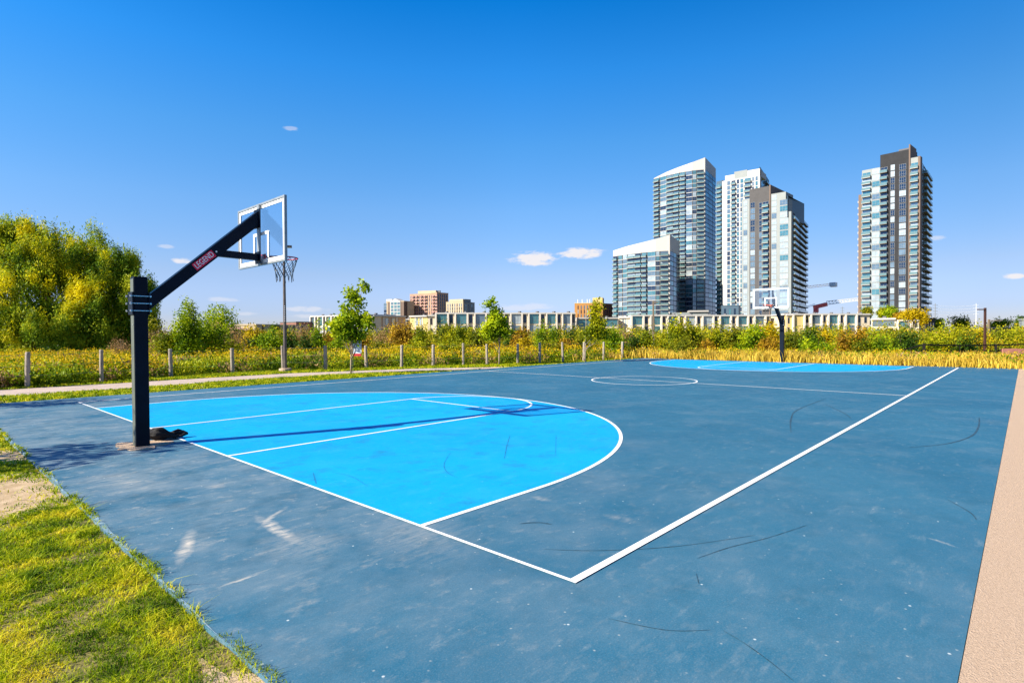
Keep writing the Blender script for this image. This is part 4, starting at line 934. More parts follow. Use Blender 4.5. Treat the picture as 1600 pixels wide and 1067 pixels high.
class Tower:
    def __init__(s, name, label, cat, u, d, g=None):
        x, y = cpos(u, d); s.o = Vector((x, y, gz(x, y) if g is None else g)); s.e = empty(name, s.o); tag(s.e, label, cat); s.parts = {}; s.dout = 0.0; s.r = random.Random(int(u*3))
    def body(s, name, m, xy, z0, z1, parent=None):
        return MB().mat(MT[m]).prism([(a-s.o.x, b-s.o.y) for a, b in xy], z0-s.o.z, [q-s.o.z for q in z1] if isinstance(z1, (list, tuple)) else z1-s.o.z).build(name, parent or s.e)
    def put(s, name, me, face, t, z, out=0.0):
        out += s.dout; s.parts.setdefault(name, []).append((me, face, t, z, out))
    def finish(s, cap=98):
        for name, L in s.parts.items():
            L.sort(key=lambda q: (-q[3]))
            for i, (me, face, t, z, out) in enumerate(L[:cap]):
                x, y = face.P(t, out); link(name, me, s.e, (x-s.o.x, y-s.o.y, z-s.o.z), face.rz)
            rest = L[cap:]
            if rest:
                vs = []; fs = []; ms = []; mats = []
                for me, face, t, z, out in rest:
                    b = len(vs); x, y = face.P(t, out); c_, s_ = cos(face.rz), sin(face.rz); mm = []
                    for m in me.materials:
                        if m not in mats: mats.append(m)
                        mm.append(mats.index(m))
                    vs += [(v.co.x*c_-v.co.y*s_+x-s.o.x, v.co.x*s_+v.co.y*c_+y-s.o.y, v.co.z+z-s.o.z) for v in me.vertices]
                    for p in me.polygons: fs.append([b+q for q in p.vertices]); ms.append(mm[p.material_index])
                me = bpy.data.meshes.new(name); me.from_pydata(vs, [], fs)
                for m in mats: me.materials.append(m)
                me.polygons.foreach_set('material_index', ms); me.update()
                tag(link('lower_'+name+'s', me, s.e), kind='stuff')
    def column(s, face, u0, u1, ztop, zbot, fh, kind, glass=('g1','g2','g3'), gw=(5,3,2), slab='slab', rail='railglass', wallm='lightgrey', mull=1, dep=1.4, band=False, frame='mull'):
        t0 = face.t(u0); t1 = face.t(u1); w = t1-t0; n = int((ztop-zbot)/fh); gw = (tuple(gw)+(2,2,2))[:len(glass)]
        for i in range(n):
            z = ztop-(i+1)*fh
            if kind in 'WG':
                g_ = s.r.choices(glass, gw)[0]; s.put('window', window_mesh(w-.12, fh-.42 if kind == 'W' else fh-.24, g_, frame=frame, mullions=mull, transom=.42 if kind == 'W' else 0), face, t0+.06, z+.20, .02)
            elif kind == 'B':
                g_ = s.r.choices(glass, gw)[0]; s.put('window', window_mesh(w-.25, fh-.5, g_, mullions=max(1, mull)), face, t0+.12, z+.14, .02)
                s.put('balcony', balcony_mesh(w, fh, dep, slab, rail), face, t0, z, 0.0)
def bands(T, face, t0, t1, ztop, zbot, fh, m, out=.12, h=.32, name='floor_bands'):
    s = MB().mat(MT[m]); n = int((ztop-zbot)/fh)
    for i in range(n+1):
        z = ztop-i*fh; a = face.P(t0, out); b = face.P(t1, out); c = face.P(t1, -.3); d = face.P(t0, -.3)
        s.prism([(p[0]-T.o.x, p[1]-T.o.y) for p in (a, b, c, d)], z-h/2-T.o.z, z+h/2-T.o.z)
    return s.build(name, T.e)
def quad(face, t0, t1, back, out=0): 
    a = face.P(t0, out); b = face.P(t1, out); c = face.P(t1, -back); d = face.P(t0, -back); return [a, b, c, d]
# ---- right tower (charcoal centre)
T = Tower('apartment_tower', 'tall apartment tower with charcoal centre panel and raised dark crown, standing alone at right', 'tower', 1392, 263)
D0 = 262; f1 = Face(1346, D0*1.02, 1437, D0*.955); f2 = Face(1437, D0*.955, 1451, D0*1.045); gz0 = -2.6; fh = 2.95
zt = f1.z(1372, 263); zc = f1.z(1400, 240); zr = f1.z(1430, 250)
t = f1.t
T.body('wall', 'lightgrey', quad(f1, 0, t(1374.5), 20), gz0, zt)
T.body('dark_panel', 'darkgrey', quad(f1, t(1374.5), t(1419), 16, .25), gz0, f1.z(1397, 239.5))
T.body('dark_fin', 'brownpanel', quad(f1, t(1419.1), t(1421.3), 10, .45), gz0, f1.z(1420, 227.5))
T.body('wall', 'lightgrey', quad(f1, t(1421.4), f1.L-.9, 3), gz0, f1.z(1430, 247)); T.body('corner_pier', 'brownpanel', quad(f1, f1.L-.88, f1.L, 3, .3), gz0, f1.z(1430, 246.6))
T.body('roof_house', 'roofdark', quad(f1, t(1400), t(1419), 14, -3), f1.z(1397, 243), f1.z(1412, 231))
T.body('side_wing', 'brownpanel', quad(f1, t(1338.5), -.02, 16, -2.0), gz0, f1.z(1342, 304))
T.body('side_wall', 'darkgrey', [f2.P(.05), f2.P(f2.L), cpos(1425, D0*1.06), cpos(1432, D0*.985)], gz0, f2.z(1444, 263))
T.column(f1, 1346.3, 1360, zt-1, gz0+3, fh, 'B', ('g1','g2','g4'), (4,4,3))
T.column(f1, 1361.5, 1374, zt, gz0+3, fh, 'W', ('g4','g1','g2'), (7,3,1))
T.dout = .25; T.column(f1, 1374.8, 1386.5, f1.z(1380, 262), gz0+3, fh, 'B', ('g3','g2'), (4,1), slab='greyslab', dep=1.5)
T.column(f1, 1390.5, 1397.5, f1.z(1395, 258), gz0+3, fh, 'W', ('g4','g1','g3'), (5,3,3))
T.column(f1, 1404, 1415, f1.z(1410, 257), gz0+3, fh, 'W', ('g4','g1','g3'), (4,3,5), mull=2)
T.dout = 0; T.column(f1, 1421.6, 1434, f1.z(1430, 254), gz0+3, fh, 'B', ('g1','g2','g4'), (4,4,2))
T.column(f2, 1442.0, 1450.8, f2.z(1446, 268), gz0+3, fh, 'B', ('g3','g2'), (3,2), slab='greyslab')
T.column(f2, 1437.6, 1441.5, f2.z(1440, 256), gz0+3, fh, 'W', ('g3','g2'), (3,2), mull=0)
s = MB().mat(MT['slab'])
for i in range(24):
    z = f1.z(1342, 316)-i*fh; q = quad(f1, t(1336.3), t(1338.4), 4, -3.0); s.prism([(a-T.o.x, b-T.o.y) for a, b in q], z-T.o.z, z+1.0-T.o.z)
s.build('side_balconies', T.e); T.finish()
# ---- stepped tower behind the far hoop
T = Tower('apartment_tower', 'apartment tower with grey brown upper panel and stepped right shoulder, directly behind the far hoop', 'tower', 1210, 277)
D0 = 277; f1 = Face(1159, D0*1.03, 1236, D0*.97); f2 = Face(1236, D0*.97, 1259.5, D0*1.13); t = f1.t
T.body('wall', 'lightgrey', quad(f1, 0, t(1171.2), 22), gz0, f1.z(1165, 312))
T.body('dark_panel', 'taupe', quad(f1, t(1171.3), t(1202.3), 20, .25), gz0, f1.z(1187, 294.5))
T.body('dark_fin', 'brownpanel', quad(f1, t(1202.4), t(1204.2), 20, .5), gz0, f1.z(1203, 290))
T.body('wall', 'lightgrey', quad(f1, t(1204.3), t(1227.5), 10), gz0, f1.z(1215, 302.5))
T.body('wall', 'lightgrey', quad(f1, t(1227.6), t(1232), 5), gz0, f1.z(1229, 312))
T.body('wall', 'lightgrey', quad(f1, t(1232.1), f1.L, 2.5), gz0, f1.z(1234, 331))
T.body('penthouse', 'bluegrey', [f1.P(t(1227.6), -1.0), f2.P(-.5, -1.5), f2.P(f2.t(1256), -2.2), f1.P(t(1230), -24)], f1.z(1229, 340), f1.z(1229, 307))
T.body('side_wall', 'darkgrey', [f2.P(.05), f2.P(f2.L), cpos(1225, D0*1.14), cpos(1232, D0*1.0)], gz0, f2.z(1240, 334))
T.column(f1, 1161.3, 1168, f1.z(1165, 314), gz0+3, fh, 'W', ('g1','g4','g2'), (4,5,1))
T.dout = .25; T.column(f1, 1172.5, 1180, f1.z(1175, 317), gz0+3, fh, 'W', ('g3','g4','g1'), (3,4,4))
T.column(f1, 1186, 1191, f1.z(1188, 317), gz0+3, fh, 'W', ('g1','g3'), (4,3), mull=0)
T.column(f1, 1191.8, 1201.6, f1.z(1196, 315), gz0+15, fh, 'B', ('g3','g2'), (4,1), slab='slab')
T.dout = 0; T.column(f1, 1205.2, 1213.4, f1.z(1209, 305), gz0+3, fh, 'W', ('g4','g1','g2'), (7,2,1))
T.column(f1, 1218, 1231.7, f1.z(1225, 312), gz0+3, fh, 'W', ('g4','g1','g2'), (7,2,2), mull=2)
T.column(f2, 1237.0, 1244.5, f2.z(1240, 336), gz0+3, fh, 'B', ('g3','g2'), (3,2), slab='slab')
T.column(f2, 1245.5, 1258.5, f2.z(1250, 338), gz0+3, fh, 'B', ('g3','g2'), (3,2), slab='greyslab')
T.finish()
# ---- tall curved tower and its lower twin
def curved(label, cols, D, uL, uR, uS, ratio, vtopL, vtopR, vpar, fh, parT, uaxis):
    T = Tower('apartment_tower', label, 'tower', uaxis, D); n = 4; us = [uL+(uR-uL)*i/n for i in range(n+1)]
    ds = [D*(1+(ratio-1)*((1-i/n)**1.7)) for i in range(n+1)]
    faces = [Face(us[i], ds[i], us[i+1], ds[i+1]) for i in range(n)]
    zt = faces[-1].z(uR, vtopR); back = Vector(cpos((uL+uS)/2+4, D*1.12)); fs = Face(uR, D, uS, D*1.06)
    pl = [f.P(0) for f in faces]+[faces[-1].P(faces[-1].L), fs.P(fs.L), (back.x, back.y)]
    T.body('wall', 'darkgrey', pl, gz0, zt-.05)
    # white crown that slopes up to the right
    top = [zat(u, d, v) for u, d, v in zip(us, ds, vpar)]
    T.body('crown_wall', 'white', pl, zt, top+[top[-1]-1.0, zt+2])
    for i, f in enumerate(faces):
        bands(T, f, 0, f.L, zt, gz0+3, fh, 'slab', .10 if i != 1 else .10, .34)
        for (u0, u1, kind) in cols:
            if u0 >= us[i]-.01 and u1 <= us[i+1]+.01:
                T.column(f, u0, u1, zt, gz0+3, fh, kind, ('g1','g2','g3','g4'), (4,4,3,2), dep=1.5)
    T.body('side_pier', 'white', quad(faces[-1], faces[-1].L-.9, faces[-1].L-.05, 1, .25), gz0, top[-1]-.3)
    n_ = 3; w = fs.L/n_
    for k in range(n_):
        for i in range(int((zt-gz0-3)/fh)): T.put('window', window_mesh(w-.5, fh-.3, T.r.choice(('g2','g3','g3')), mullions=1), fs, k*w+.25, zt-(i+1)*fh+.15, .02)
    T.finish(); return T
def split(uL, uR, n=4): return [uL+(uR-uL)*i/n for i in range(n+1)]
u = split(1022, 1102)
curved('tallest curved apartment tower with white floor bands and a sloping white crown', [(u[0]+.5,u[0]+9,'B'),(u[0]+10,u[1]-.3,'W'),(u[1]+.3,u[1]+10,'B'),(u[1]+10.3,u[2]-.3,'B'),(u[2]+.4,u[2]+9,'B'),(u[2]+9.5,u[3]-.3,'W'),(u[3]+.3,u[3]+6,'W'),(u[3]+6.5,u[4]-1.6,'B')],
       380, 1022, 1102, 1118.5, 1.06, 281, 266, [280,270,262,255,247.5], 2.95, 0, 1065)
u = split(958.5, 1047)
curved('lower curved apartment tower with white crown, in front and left of the tallest tower', [(u[0]+.5,u[0]+7,'B'),(u[0]+8,u[0]+14,'W'),(u[0]+15,u[1]-.3,'W'),(u[1]+.3,u[1]+12,'B'),(u[1]+12.3,u[2]-.3,'B'),(u[2]+.4,u[2]+8,'B'),(u[2]+9,u[3]-.3,'W'),(u[3]+.3,u[3]+6,'W'),(u[3]+7,u[4]-2.5,'B')],
       338, 958.5, 1047, 1062, 1.07, 404, 392, [392,385,380,374,367], 2.95, 0, 1005)
# ---- rear tower between them
T = Tower('apartment_tower', 'slim pale apartment tower seen between the tallest curved tower and the stepped tower', 'tower', 1155, 355)
D0 = 355; f1 = Face(1128.5, D0*1.01, 1187, D0*.97); f2 = Face(1187, D0*.97, 1201.5, D0*1.06); t = f1.t; fl = Face(1119.5, D0*1.02, 1128.4, D0*1.01)
T.body('wall', 'bluegrey', quad(fl, 0, fl.L, 16), gz0, fl.z(1124, 284))
T.body('wall', 'white', quad(f1, 0, f1.L, 3), gz0, f1.z(1160, 279))
T.body('crown_wall', 'white', quad(f1, t(1132.5), f1.L, 14, -.6), f1.z(1160, 280), f1.z(1140, 274.5))
T.body('crown_wall', 'lightgrey', quad(f1, t(1147), t(1167), 10, -.3), f1.z(1160, 280), f1.z(1157, 268))
T.body('crown_wall', 'white', quad(f1, t(1167.2), f1.L, 3, -.4), f1.z(1160, 280), f1.z(1180, 265.5))
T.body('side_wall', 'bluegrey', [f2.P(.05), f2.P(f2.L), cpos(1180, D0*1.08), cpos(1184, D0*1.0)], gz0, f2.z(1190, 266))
T.column(fl, 1120, 1127.8, fl.z(1124, 288), gz0+3, fh, 'B', ('g2','g1'), (3,2))
for a, b, k in ((1136,1141,'W'),(1142.5,1149.5,'B'),(1151,1155,'W'),(1156.5,1161.5,'W'),(1163,1173.5,'B'),(1175,1178,'W'),(1180,1184,'W')):
    T.column(f1, a, b, f1.z(1160, 280), gz0+3, fh, k, ('g1','g2','g3'), (4,3,2), mull=0 if k == 'W' else 1)
T.column(f2, 1189, 1193.5, f2.z(1190, 270), gz0+60, fh, 'W', ('g3','g2')); T.column(f2, 1195, 1200.5, f2.z(1190, 272), gz0+60, fh, 'B', ('g3','g2'), (1,1), slab='greyslab')
T.finish()
# ---- blue grey block between
def plain(name, label, cat, u0, d0, u1, d1, vtop, wallm, back=12, cols=(), fh=3.0, sides=None, roof=None, g=gz0, extras=None, winoff=1.2):
    T = Tower(name, label, cat, (u0+u1)/2, (d0+d1)/2, g); f = Face(u0, d0, u1, d1); zt = f.z((u0+u1)/2, vtop)
    T.body('wall', wallm, quad(f, 0, f.L, back), g, zt)
    T.body('parapet', roof or wallm, quad(f, -.15, f.L+.15, back+.1, .15), zt+.003, zt+.35)
    for (a, b, k, gl, ml) in cols: T.column(f, a, b, zt-winoff, g+1.0, fh, k, gl, (3,)*len(gl), mull=ml, frame='mullg')
    if extras: extras(T, f, zt)
    T.finish(); return T, f, zt
def cols(u0, u1, n, fill, kind='W', gl=('g1','g3','g2'), ml=0):
    w = (u1-u0)/n; return [(u0+w*(i+.5-fill/2), u0+w*(i+.5+fill/2), kind, gl, ml) for i in range(n)]
plain('rooftop_block', 'small blue grey block in front of the slim pale tower foot', 'building', 1127, 300, 1154, 296, 478, 'bluegrey', 10, cols(1129, 1152, 3, .45, gl=('g3','g2')), 4.2, roof='bluegrey')
T = Tower('podium', 'low curved grey roof canopy at the foot of the tallest curved tower', 'building', 1085, 330); f = Face(1050, 335, 1110, 330)
T.body('roof', 'lightgrey', quad(f, 0, f.L, 14), gz0, f.z(1080, 488)); T.body('roof', 'slab', quad(f, f.t(1076), f.t(1107), 12, 1.0), f.z(1080, 487.6), f.z(1090, 485)); T.finish()
# ---- distant blocks behind the townhouses
def gable(T, f, zt):
    ta, tb = f.t(611), f.t(627); z2 = f.z(619, 466.5); m_ = (ta+tb)/2
    for nm, mt, off, sh in (('gable', 'bluegrey', 1.0, 0),):
        a = f.P(ta, 1.0); b = f.P(tb, 1.0); c = f.P(m_, 1.0); a2 = f.P(ta, -8); b2 = f.P(tb, -8); c2 = f.P(m_, -8)
        P = [(p[0]-T.o.x, p[1]-T.o.y, z) for p, z in ((a, gz0-T.o.z),(b, gz0-T.o.z),(b, zt-T.o.z),(c, z2-T.o.z),(a, zt-T.o.z),(a2, gz0-T.o.z),(b2, gz0-T.o.z),(b2, zt-T.o.z),(c2, z2-T.o.z),(a2, zt-T.o.z))]
        MB().mat(MT['white']).poly(P, [(0,1,2,3,4),(9,8,7,6,5),(0,5,6,1),(1,6,7,2),(2,7,8,3),(3,8,9,4),(4,9,5,0)]).build('gabled_bay', T.e)
    for uu in (612.2, 617.3, 622.2):
        t0, t1 = f.t(uu), f.t(uu+4.2)
        for i in range(7): T.put('window', window_mesh(t1-t0, 2.5, 'g2' if (i+int(uu)) % 2 else 'g1', frame='slab', mullions=1), f, t0, zt-3.2-i*3.0, 1.02)
    T.body('roof_house', 'white', quad(f, f.t(602), f.t(611), 6, -2), zt, zt+2.4)
plain('apartment_block', 'white and brown block with glazed gabled bay, leftmost of the distant apartment blocks', 'building', 604, 520, 632, 512, 471, 'palebrick', 16, cols(597+1, 607, 1, .5)+[], extras=lambda T, f, zt: (gable(T, f, zt), T.body('brown_bay', 'brownpanel', quad(f, f.t(606.5), f.t(610.8), 5, .5), gz0, zt-.5), T.body('brown_bay', 'brownpanel', quad(f, f.t(627.2), f.t(632), 5, .5), gz0, zt-.5)))
def bal(T, f, zt):
    for uu in (644.5, 650, 657, 663, 676, 681):
        t0 = f.t(uu)
        for i in range(18): T.put('balcony', balcony_mesh(2.3, 3, 1.3, 'pinkslab', 'pinkslab'), f, t0, zt-2.6-i*3.0, 0)
    T.body('roof_house', 'palebrick', quad(f, f.t(651), f.t(679), 10, -3), zt, f.z(665, 454)); T.body('roof_house', 'roofdark', quad(f, f.t(682), f.t(685), 4, -5), zt, f.z(683, 453.5))
MT['pinkslab'] = pmat('pink_balcony', (.36,.20,.19), .7)
plain('apartment_block', 'tall pink brown block with stacked balconies, middle of the distant apartment blocks', 'building', 641, 533, 683, 522, 459.5, 'pinkbrick', 20, cols(641, 683, 13, .42, gl=('g3','mullg','g1')), 3.0, extras=bal)
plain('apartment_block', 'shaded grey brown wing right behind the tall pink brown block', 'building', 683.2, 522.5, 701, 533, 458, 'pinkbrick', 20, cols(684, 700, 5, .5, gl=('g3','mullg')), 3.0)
plain('apartment_block', 'pale yellow block with chamfered top, rightmost of the distant apartment blocks', 'building', 697.5, 487, 724, 480, 472, 'palebrick', 16, cols(698.5, 723.5, 7, .45, gl=('g1','mullg')), 3.0, extras=lambda T, f, zt: T.body('roof_house', 'palebrick', quad(f, f.t(702), f.t(723), 14, -.8), zt, f.z(715, 467.5)))
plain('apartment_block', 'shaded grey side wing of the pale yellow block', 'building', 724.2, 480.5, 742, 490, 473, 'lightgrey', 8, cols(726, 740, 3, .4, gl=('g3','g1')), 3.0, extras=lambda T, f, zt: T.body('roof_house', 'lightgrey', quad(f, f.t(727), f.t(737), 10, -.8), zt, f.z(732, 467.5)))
def anten(T, f, zt):
    s = MB().mat(MT['craneW'])
    for uu in (902, 909, 917, 921, 930): p = f.P(f.t(uu), -3); s.tube([(p[0]-T.o.x, p[1]-T.o.y, zt-T.o.z), (p[0]-T.o.x, p[1]-T.o.y, zt-T.o.z+3.0)], .22, 6)
    s.build('antennas', T.e); T.body('roof_house', 'yellowwall', quad(f, f.t(926), f.t(941.5), 10, -.5), zt, f.z(935, 465))
plain('apartment_block', 'orange brick tower with yellow trim and rooftop antennas behind the slender young tree', 'building', 898, 385, 942, 380, 474, 'orangebrick', 18, cols(901, 940, 8, .38, gl=('g1','g4','mullg')), 2.9, roof='yellowwall', extras=anten)
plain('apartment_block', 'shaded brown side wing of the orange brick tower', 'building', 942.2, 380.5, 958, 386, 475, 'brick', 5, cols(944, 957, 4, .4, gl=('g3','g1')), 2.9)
# ---- warehouse, house and far roofs at the left
plain('warehouse', 'long low beige warehouse with brown pilasters behind the round lamp post', 'building', 400, 150, 482, 175, 509, 'palebrick', 15, (), roof='palebrick', extras=lambda T, f, zt: [T.body('pilaster', 'brownpanel', quad(f, f.t(uu), f.t(uu+1.3), 1, .3), gz0, zt+.02) for uu in (410, 435, 447, 459, 472)])
plain('rooftop_building', 'brown stepped building behind the right end of the warehouse', 'building', 463, 210, 488, 215, 504, 'brick', 12, cols(465, 487, 5, .4, gl=('g3','mullg')), 3, roof='roofdark')
T = Tower('house', 'low brown house with a shallow pitched roof at the left behind the bushes', 'house', 375, 110); f = Face(330, 108, 396, 112); zt = f.z(370, 516.5); zr = f.z(372, 509)
T.body('wall', 'brick', quad(f, 0, f.L, 12), gz0, zt)
q = [Vector(p) for p in quad(f, -.6, f.L+.9, 12.8, .8)]; r1 = f.P(3, -6); r2_ = f.P(f.L-3.2, -6)
P = [(p.x-T.o.x, p.y-T.o.y, zt-T.o.z) for p in q]+[(r1[0]-T.o.x, r1[1]-T.o.y, zr-T.o.z), (r2_[0]-T.o.x, r2_[1]-T.o.y, zr-T.o.z)]
MB().mat(MT['roofred']).poly(P, [(0,1,5,4),(1,2,5),(2,3,4,5),(3,0,4),(3,2,1,0)]).build('roof', T.e)
for uu in (345, 362, 378): T.put('window', window_mesh(1.2, 1.3, 'g3', frame='slab'), f, f.t(uu), zt-2.2, .02)
T.finish()
plain('building', 'grey flat roofed building at the right edge of the skyline', 'building', 1597, 120, 1640, 118, 500, 'lightgrey', 2, cols(1600, 1638, 4, .4), 3.2)
plain('building', 'dark long roofed building low on the skyline right of the two lamps', 'building', 1546, 240, 1595, 245, 512.5, 'darkgrey', 4, (), roof='roofdark')
plain('building', 'dark brown building at the foot of the right tower, partly behind bushes', 'building', 1447, 190, 1461, 196, 498, 'darkgrey', 14, cols(1448, 1460, 3, .5, gl=('g3','mullg')), 3)
# ---- townhouses
def unit(label, ua, da, ub, db, vt, zb, wallm='cream', style='big', group=None, floors=2, back=11, name='townhouse', left=None):
    T = Tower(name, label, 'townhouse', (ua+ub)/2, (da+db)/2, zb-2.6); f = Face(ua, da, ub, db); zt = f.z((ua+ub)/2, vt); L = f.L
    T.body('wall', wallm, quad(f, 0.02, L-.02, back), zb, zt-.5)
    T.body('ground_storey', 'brick', quad(f, 0.25, L-.25, back-1, -1.2), T.o.z, zb-.005)
    T.body('ledge', 'pier', quad(f, 0.0, L, 2, .25), zb+.005, zb+.28)
    T.body('roof', 'white', quad(f, .05, L-.05, back, .55), zt-.45, zt)
    H = zt-.5-zb; fh_ = H/floors
    def win(x, w, z, h, gl, ml, tr=0):
        wn_ = T.r.choices(gl)[0]; T.put('window', window_mesh(w, h, wn_, mullions=ml, transom=tr), f, x, z, .03)
    if style == 'big':
        pw = .085*L; w2 = .20*L; wb = L-3*pw-w2
        T.body('pier', 'pier', quad(f, .03, pw, 1, .75), zb+.285, zt-.452); T.body('pier', 'pier', quad(f, pw+wb, 2*pw+wb, 1, .75), zb+.285, zt-.452)
        for k in range(floors):
            z = zb+.35+k*fh_; win(pw+.12, wb-.24, z+.2, fh_-.55, ('g2','g2','g1','g4'), 2, .36)
            win(2*pw+wb+.15, w2-.1, z+.45, fh_-.95, ('g3','g3','mullg'), 0)
    elif style == 'blank':
        for k in range(floors): win(L*.36, L*.10, zb+.7+k*fh_, fh_-1.0, ('g4','g1'), 0); win(L*.56, L*.10, zb+.7+k*fh_, fh_-1.0, ('g4','g1'), 0)
        T.body('pier', 'pier', quad(f, L*.30, L*.34, .5, .12), zb+.5, zt-.6); T.body('pier', 'pier', quad(f, L*.70, L*.74, .5, .12), zb+.5, zt-.6)
    elif style == 'end':
        for k in range(floors): win(L*.3, L*.32, zb+.7+k*fh_, fh_-1.3, ('g3','mullg'), 0)
    elif style == 'glass':
        for k in range(floors): win(.3, L-.6, zb+.4+k*fh_, fh_-.7, ('g2','g1'), 3, .5)
    elif style == 'none': pass
    v = MB().mat(MT['roofdark']); p = f.P(L*.55, -3); v.box(p[0]-T.o.x-.4, p[0]-T.o.x+.4, p[1]-T.o.y-.4, p[1]-T.o.y+.4, zt-T.o.z, zt-T.o.z+.55); v.build('roof_vent', T.e)
    T.finish(); return T
ORD = ['first','second','third','fourth','fifth','sixth','seventh','eighth','ninth','tenth']
zB = CZ-(526-520)/F*188
# left, turned group
us = [582.5, 567, 552, 538.5, 525, 511.5, 499, 487]; dd = [185+4.4*i for i in range(8)]
for i in range(7):
    unit(ORD[i]+' narrow townhouse leftwards from the beige brick end wall behind the sign sapling', us[i+1], dd[i+1], us[i]-.01, dd[i], 491.5+i*.3, zB, 'cream', 'big', back=9)
unit('beige brick end house with a tall framed window, right of the sign sapling', 583.2, 185.2, 634, 194, 493, zB, 'beigewall', 'blank', back=8)
unit('set back grey townhouse filling the gap right of the beige brick end wall', 633, 205, 641, 205, 498, zB, 'lightgrey', 'end', back=6)
# long front row
unit('bright yellow stucco end townhouse at the left end of the long row', 640.5, 189, 668.5, 186, 493, zB, 'yellowwall', 'blank')
unit('narrow cream townhouse with two small dark windows beside the bright yellow end', 668.7, 186, 680, 186, 492, zB, 'cream', 'end')
a = [680.2, 710.5, 741, 769, 797, 825, 853, 878, 899.5]
for i in range(8): unit(ORD[i]+' big windowed cream townhouse from the bright yellow end of the long row', a[i], 186, a[i+1]-.01, 186, 488.5, zB, 'cream', 'big')
unit('recessed lower glass fronted townhouse under the orange brick tower, right of the long row', 902, 196, 932, 196, 496, zB, 'cream', 'glass')
unit('recessed lower glass fronted townhouse below the shaded wing of the orange brick tower', 932.2, 196, 966, 196, 496, zB, 'cream', 'glass')
unit('blank cream end townhouse at the left foot of the lower curved tower', 966.2, 199, 985, 197, 495, zB, 'cream', 'blank')
a = [985.2, 1015, 1042, 1069, 1096, 1123, 1150.5, 1177, 1204]
for i in range(8): unit(ORD[i]+' big windowed cream townhouse rightwards in the row below the curved towers', a[i], 196, a[i+1]-.01, 196, 492, zB, 'cream', 'big')
# its yellow flank faces left
unit('narrow yellow flank of the last townhouse row, just right of the far hoop post', 1204.5, 199.5, 1227.5, 188, 491, zB, 'yellowwall', 'blank', back=6)
unit('narrow cream townhouse with two small windows beside the yellow flank', 1228, 188, 1237, 188, 491, zB, 'cream', 'end')
a = [1237.2, 1265, 1292, 1319, 1346]
for i in range(4): unit(ORD[i]+' big windowed cream townhouse rightwards in the row below the two cranes', a[i], 188, a[i+1]-.01, 188, 490, zB, 'cream', 'big')
unit('last narrow cream townhouse below the left foot of the right tower', 1346.2, 188, 1359, 188, 490, zB, 'cream', 'end')
unit('low cream building with wide window bands in front of the right tower', 1361, 150, 1400, 147, 497, zB, 'cream', 'glass', floors=2)
unit('low cream building with tall dark glazing below the bright yellow crooked tree', 1400.5, 147, 1436, 145, 499, zB-1, 'cream', 'big', floors=2)
# ---- cranes, pylons
def truss(s, a, b, w, n):
    a = Vector(a); b = Vector(b); d = (b-a); up = Vector((0,0,w)); s.beam(a, b, w*.22, w*.22); s.beam(a+up, b+up*.7, w*.22, w*.22)
    for i in range(n):
        p = a+d*i/n; q = a+d*(i+1)/n; s.beam(p, q+up*(1-.3*(i+1)/n), w*.1, w*.1); s.beam(p+up*(1-.3*i/n), p, w*.1, w*.1)
def crane(name, label, D, base_u, vbase, segs, mast):
    x, y = cpos(base_u, D); t = empty(name, (x, y, gz0)); tag(t, label, 'crane')
    def p(u, v): a, b = cpos(u, D); return (a-x, b-y, zat(u, D, v)-gz0)
    for nm, m, a, b, w, n in segs:
        s = MB().mat(MT[m]); truss(s, p(*a), p(*b), w, n); s.build(nm, t)
    s = MB().mat(MT[mast[0]]); truss_h = zat(base_u, D, mast[1])-gz0
    for dx in (-.8, .8):
        for dy in (-.8, .8): s.beam((dx,dy,0), (dx,dy,truss_h), .25, .25)
    for i in range(int(truss_h/2.5)): s.beam((-.8,-.8,i*2.5), (.8,-.8,i*2.5+2.5), .18, .18); s.beam((.8,.8,i*2.5), (-.8,.8,i*2.5+2.5), .18, .18)
    s.build('mast', t); return t, p
t, p = crane('tower_crane', 'grey lattice tower crane jib with white counterweight, sticking out right of the stepped tower', 420, 1215, 500, [('jib','craneG',(1215,456),(1298,446),1.9,16)], ('craneG', 456))
s = MB().mat(MT['craneW']); q = p(1302, 445); s.box(q[0]-3.0, q[0]+3.0, q[1]-2, q[1]+2, q[2]-1.5, q[2]+1.6); s.build('counterweight', t)
t, p = crane('tower_crane', 'red and white tower crane with a long white jib left of the right tower', 450, 1275, 490, [('jib','craneW',(1291,476),(1352,468),2.6,12),('tail','craneW',(1273,477),(1258,481),1.2,4)], ('craneW', 481))
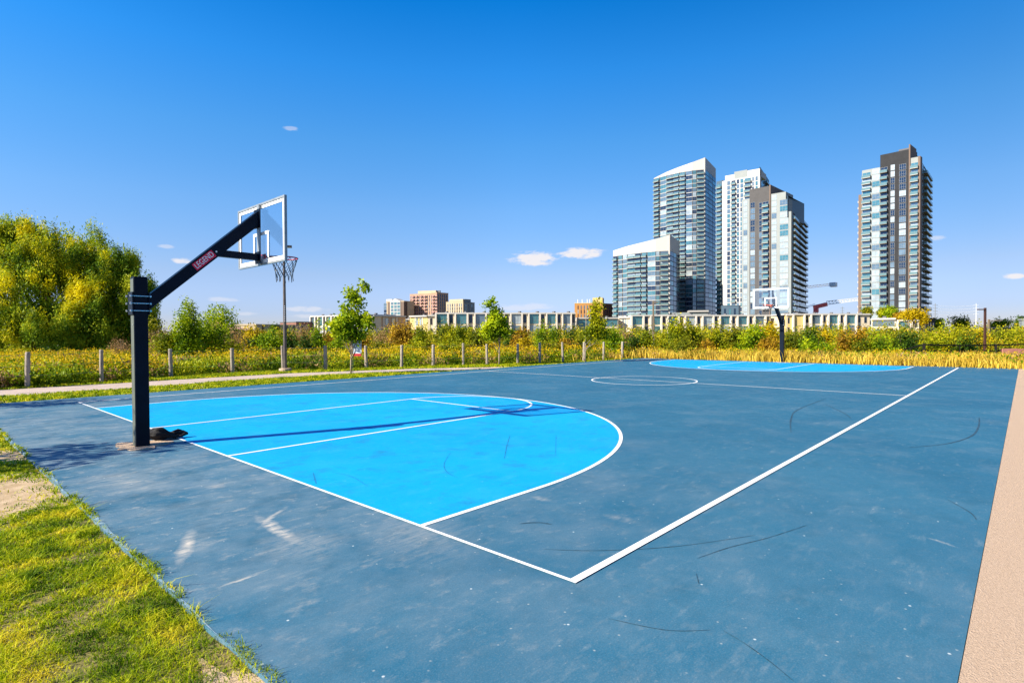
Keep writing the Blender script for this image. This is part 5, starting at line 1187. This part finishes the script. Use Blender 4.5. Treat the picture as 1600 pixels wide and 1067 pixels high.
s = MB().mat(MT['craneR']); a_, b_ = p(1272, 480), p(1291, 475.5); s.beam(a_, b_, 3.2, 3.0); q = p(1275, 484); s.box(q[0]-1.6, q[0]+1.6, q[1]-1.6, q[1]+1.6, q[2]-2.2, q[2]+1.5); s.build('machinery_deck', t)
def pylon(u, D, vtop, label, m='craneG', w=.9):
    x, y = cpos(u, D); t = empty('utility_pole', (x, y, gz0), YAW-math.pi/2); tag(t, label, 'utility pole'); h = zat(u, D, vtop)-gz0
    MB().mat(MT[m]).tube([(0,0,0),(0,0,h)], [w*.5, w*.25], 6).build('pole', t)
    for k in range(4): MB().mat(MT[m]).box(-1.8, 1.8, -.1, .1, h-1.5-k*2.2, h-1.25-k*2.2).build('cross_arm', t)
    return x, y, h
x1, y1, h1_ = pylon(1461, 420, 474, 'grey utility pole with cross arms just right of the right tower'); x2, y2, h2_ = pylon(1525, 420, 474, 'pale utility pole with cross arms left of the rust brown lamp', 'craneW', .45)
t = empty('power_lines', (x1, y1, gz0)); tag(t, 'thin overhead wires strung between the two utility poles right of the right tower', 'wires')
for k in range(4):
    z = h1_-1.4-k*2.2; b = Vector((x2-x1, y2-y1, h2_-1.4-k*2.2)); s = MB().mat(MT['craneW'])
    s.tube([(0,0,z), (b.x*.25, b.y*.25, z-.8), (b.x*.5, b.y*.5, z-1.1), (b.x*.75, b.y*.75, z-.8), tuple(b)], .06, 4); s.build('wire', t)
pylon(1316, 500, 479, 'tiny distant pole seen under the white crane jib')
pylon(396, 260, 504, 'thin dark pole rising behind the beige warehouse left end')

# ---------------------------------------------------------------- groups of repeats
GR = {'townhouse': 'townhouses in the rows beyond the meadow', 'shrub': 'shrubs growing between the meadow and the townhouses', 'tree': 'trees around the court and beyond', 'lamp post': 'lamp posts around the court',
      'basketball hoop': 'basketball hoops at the two ends of the court', 'tower': 'high apartment towers at right', 'building': 'buildings on the skyline', 'crane': 'tower cranes on the skyline', 'utility pole': 'utility poles on the skyline'}
for o in list(scene.objects):
    if o.parent is None and o.get('category') in GR and not o.get('group'): o['group'] = GR[o['category']]
    if o.parent is None and o.name.startswith('apartment_block'): o['group'] = 'distant apartment blocks'
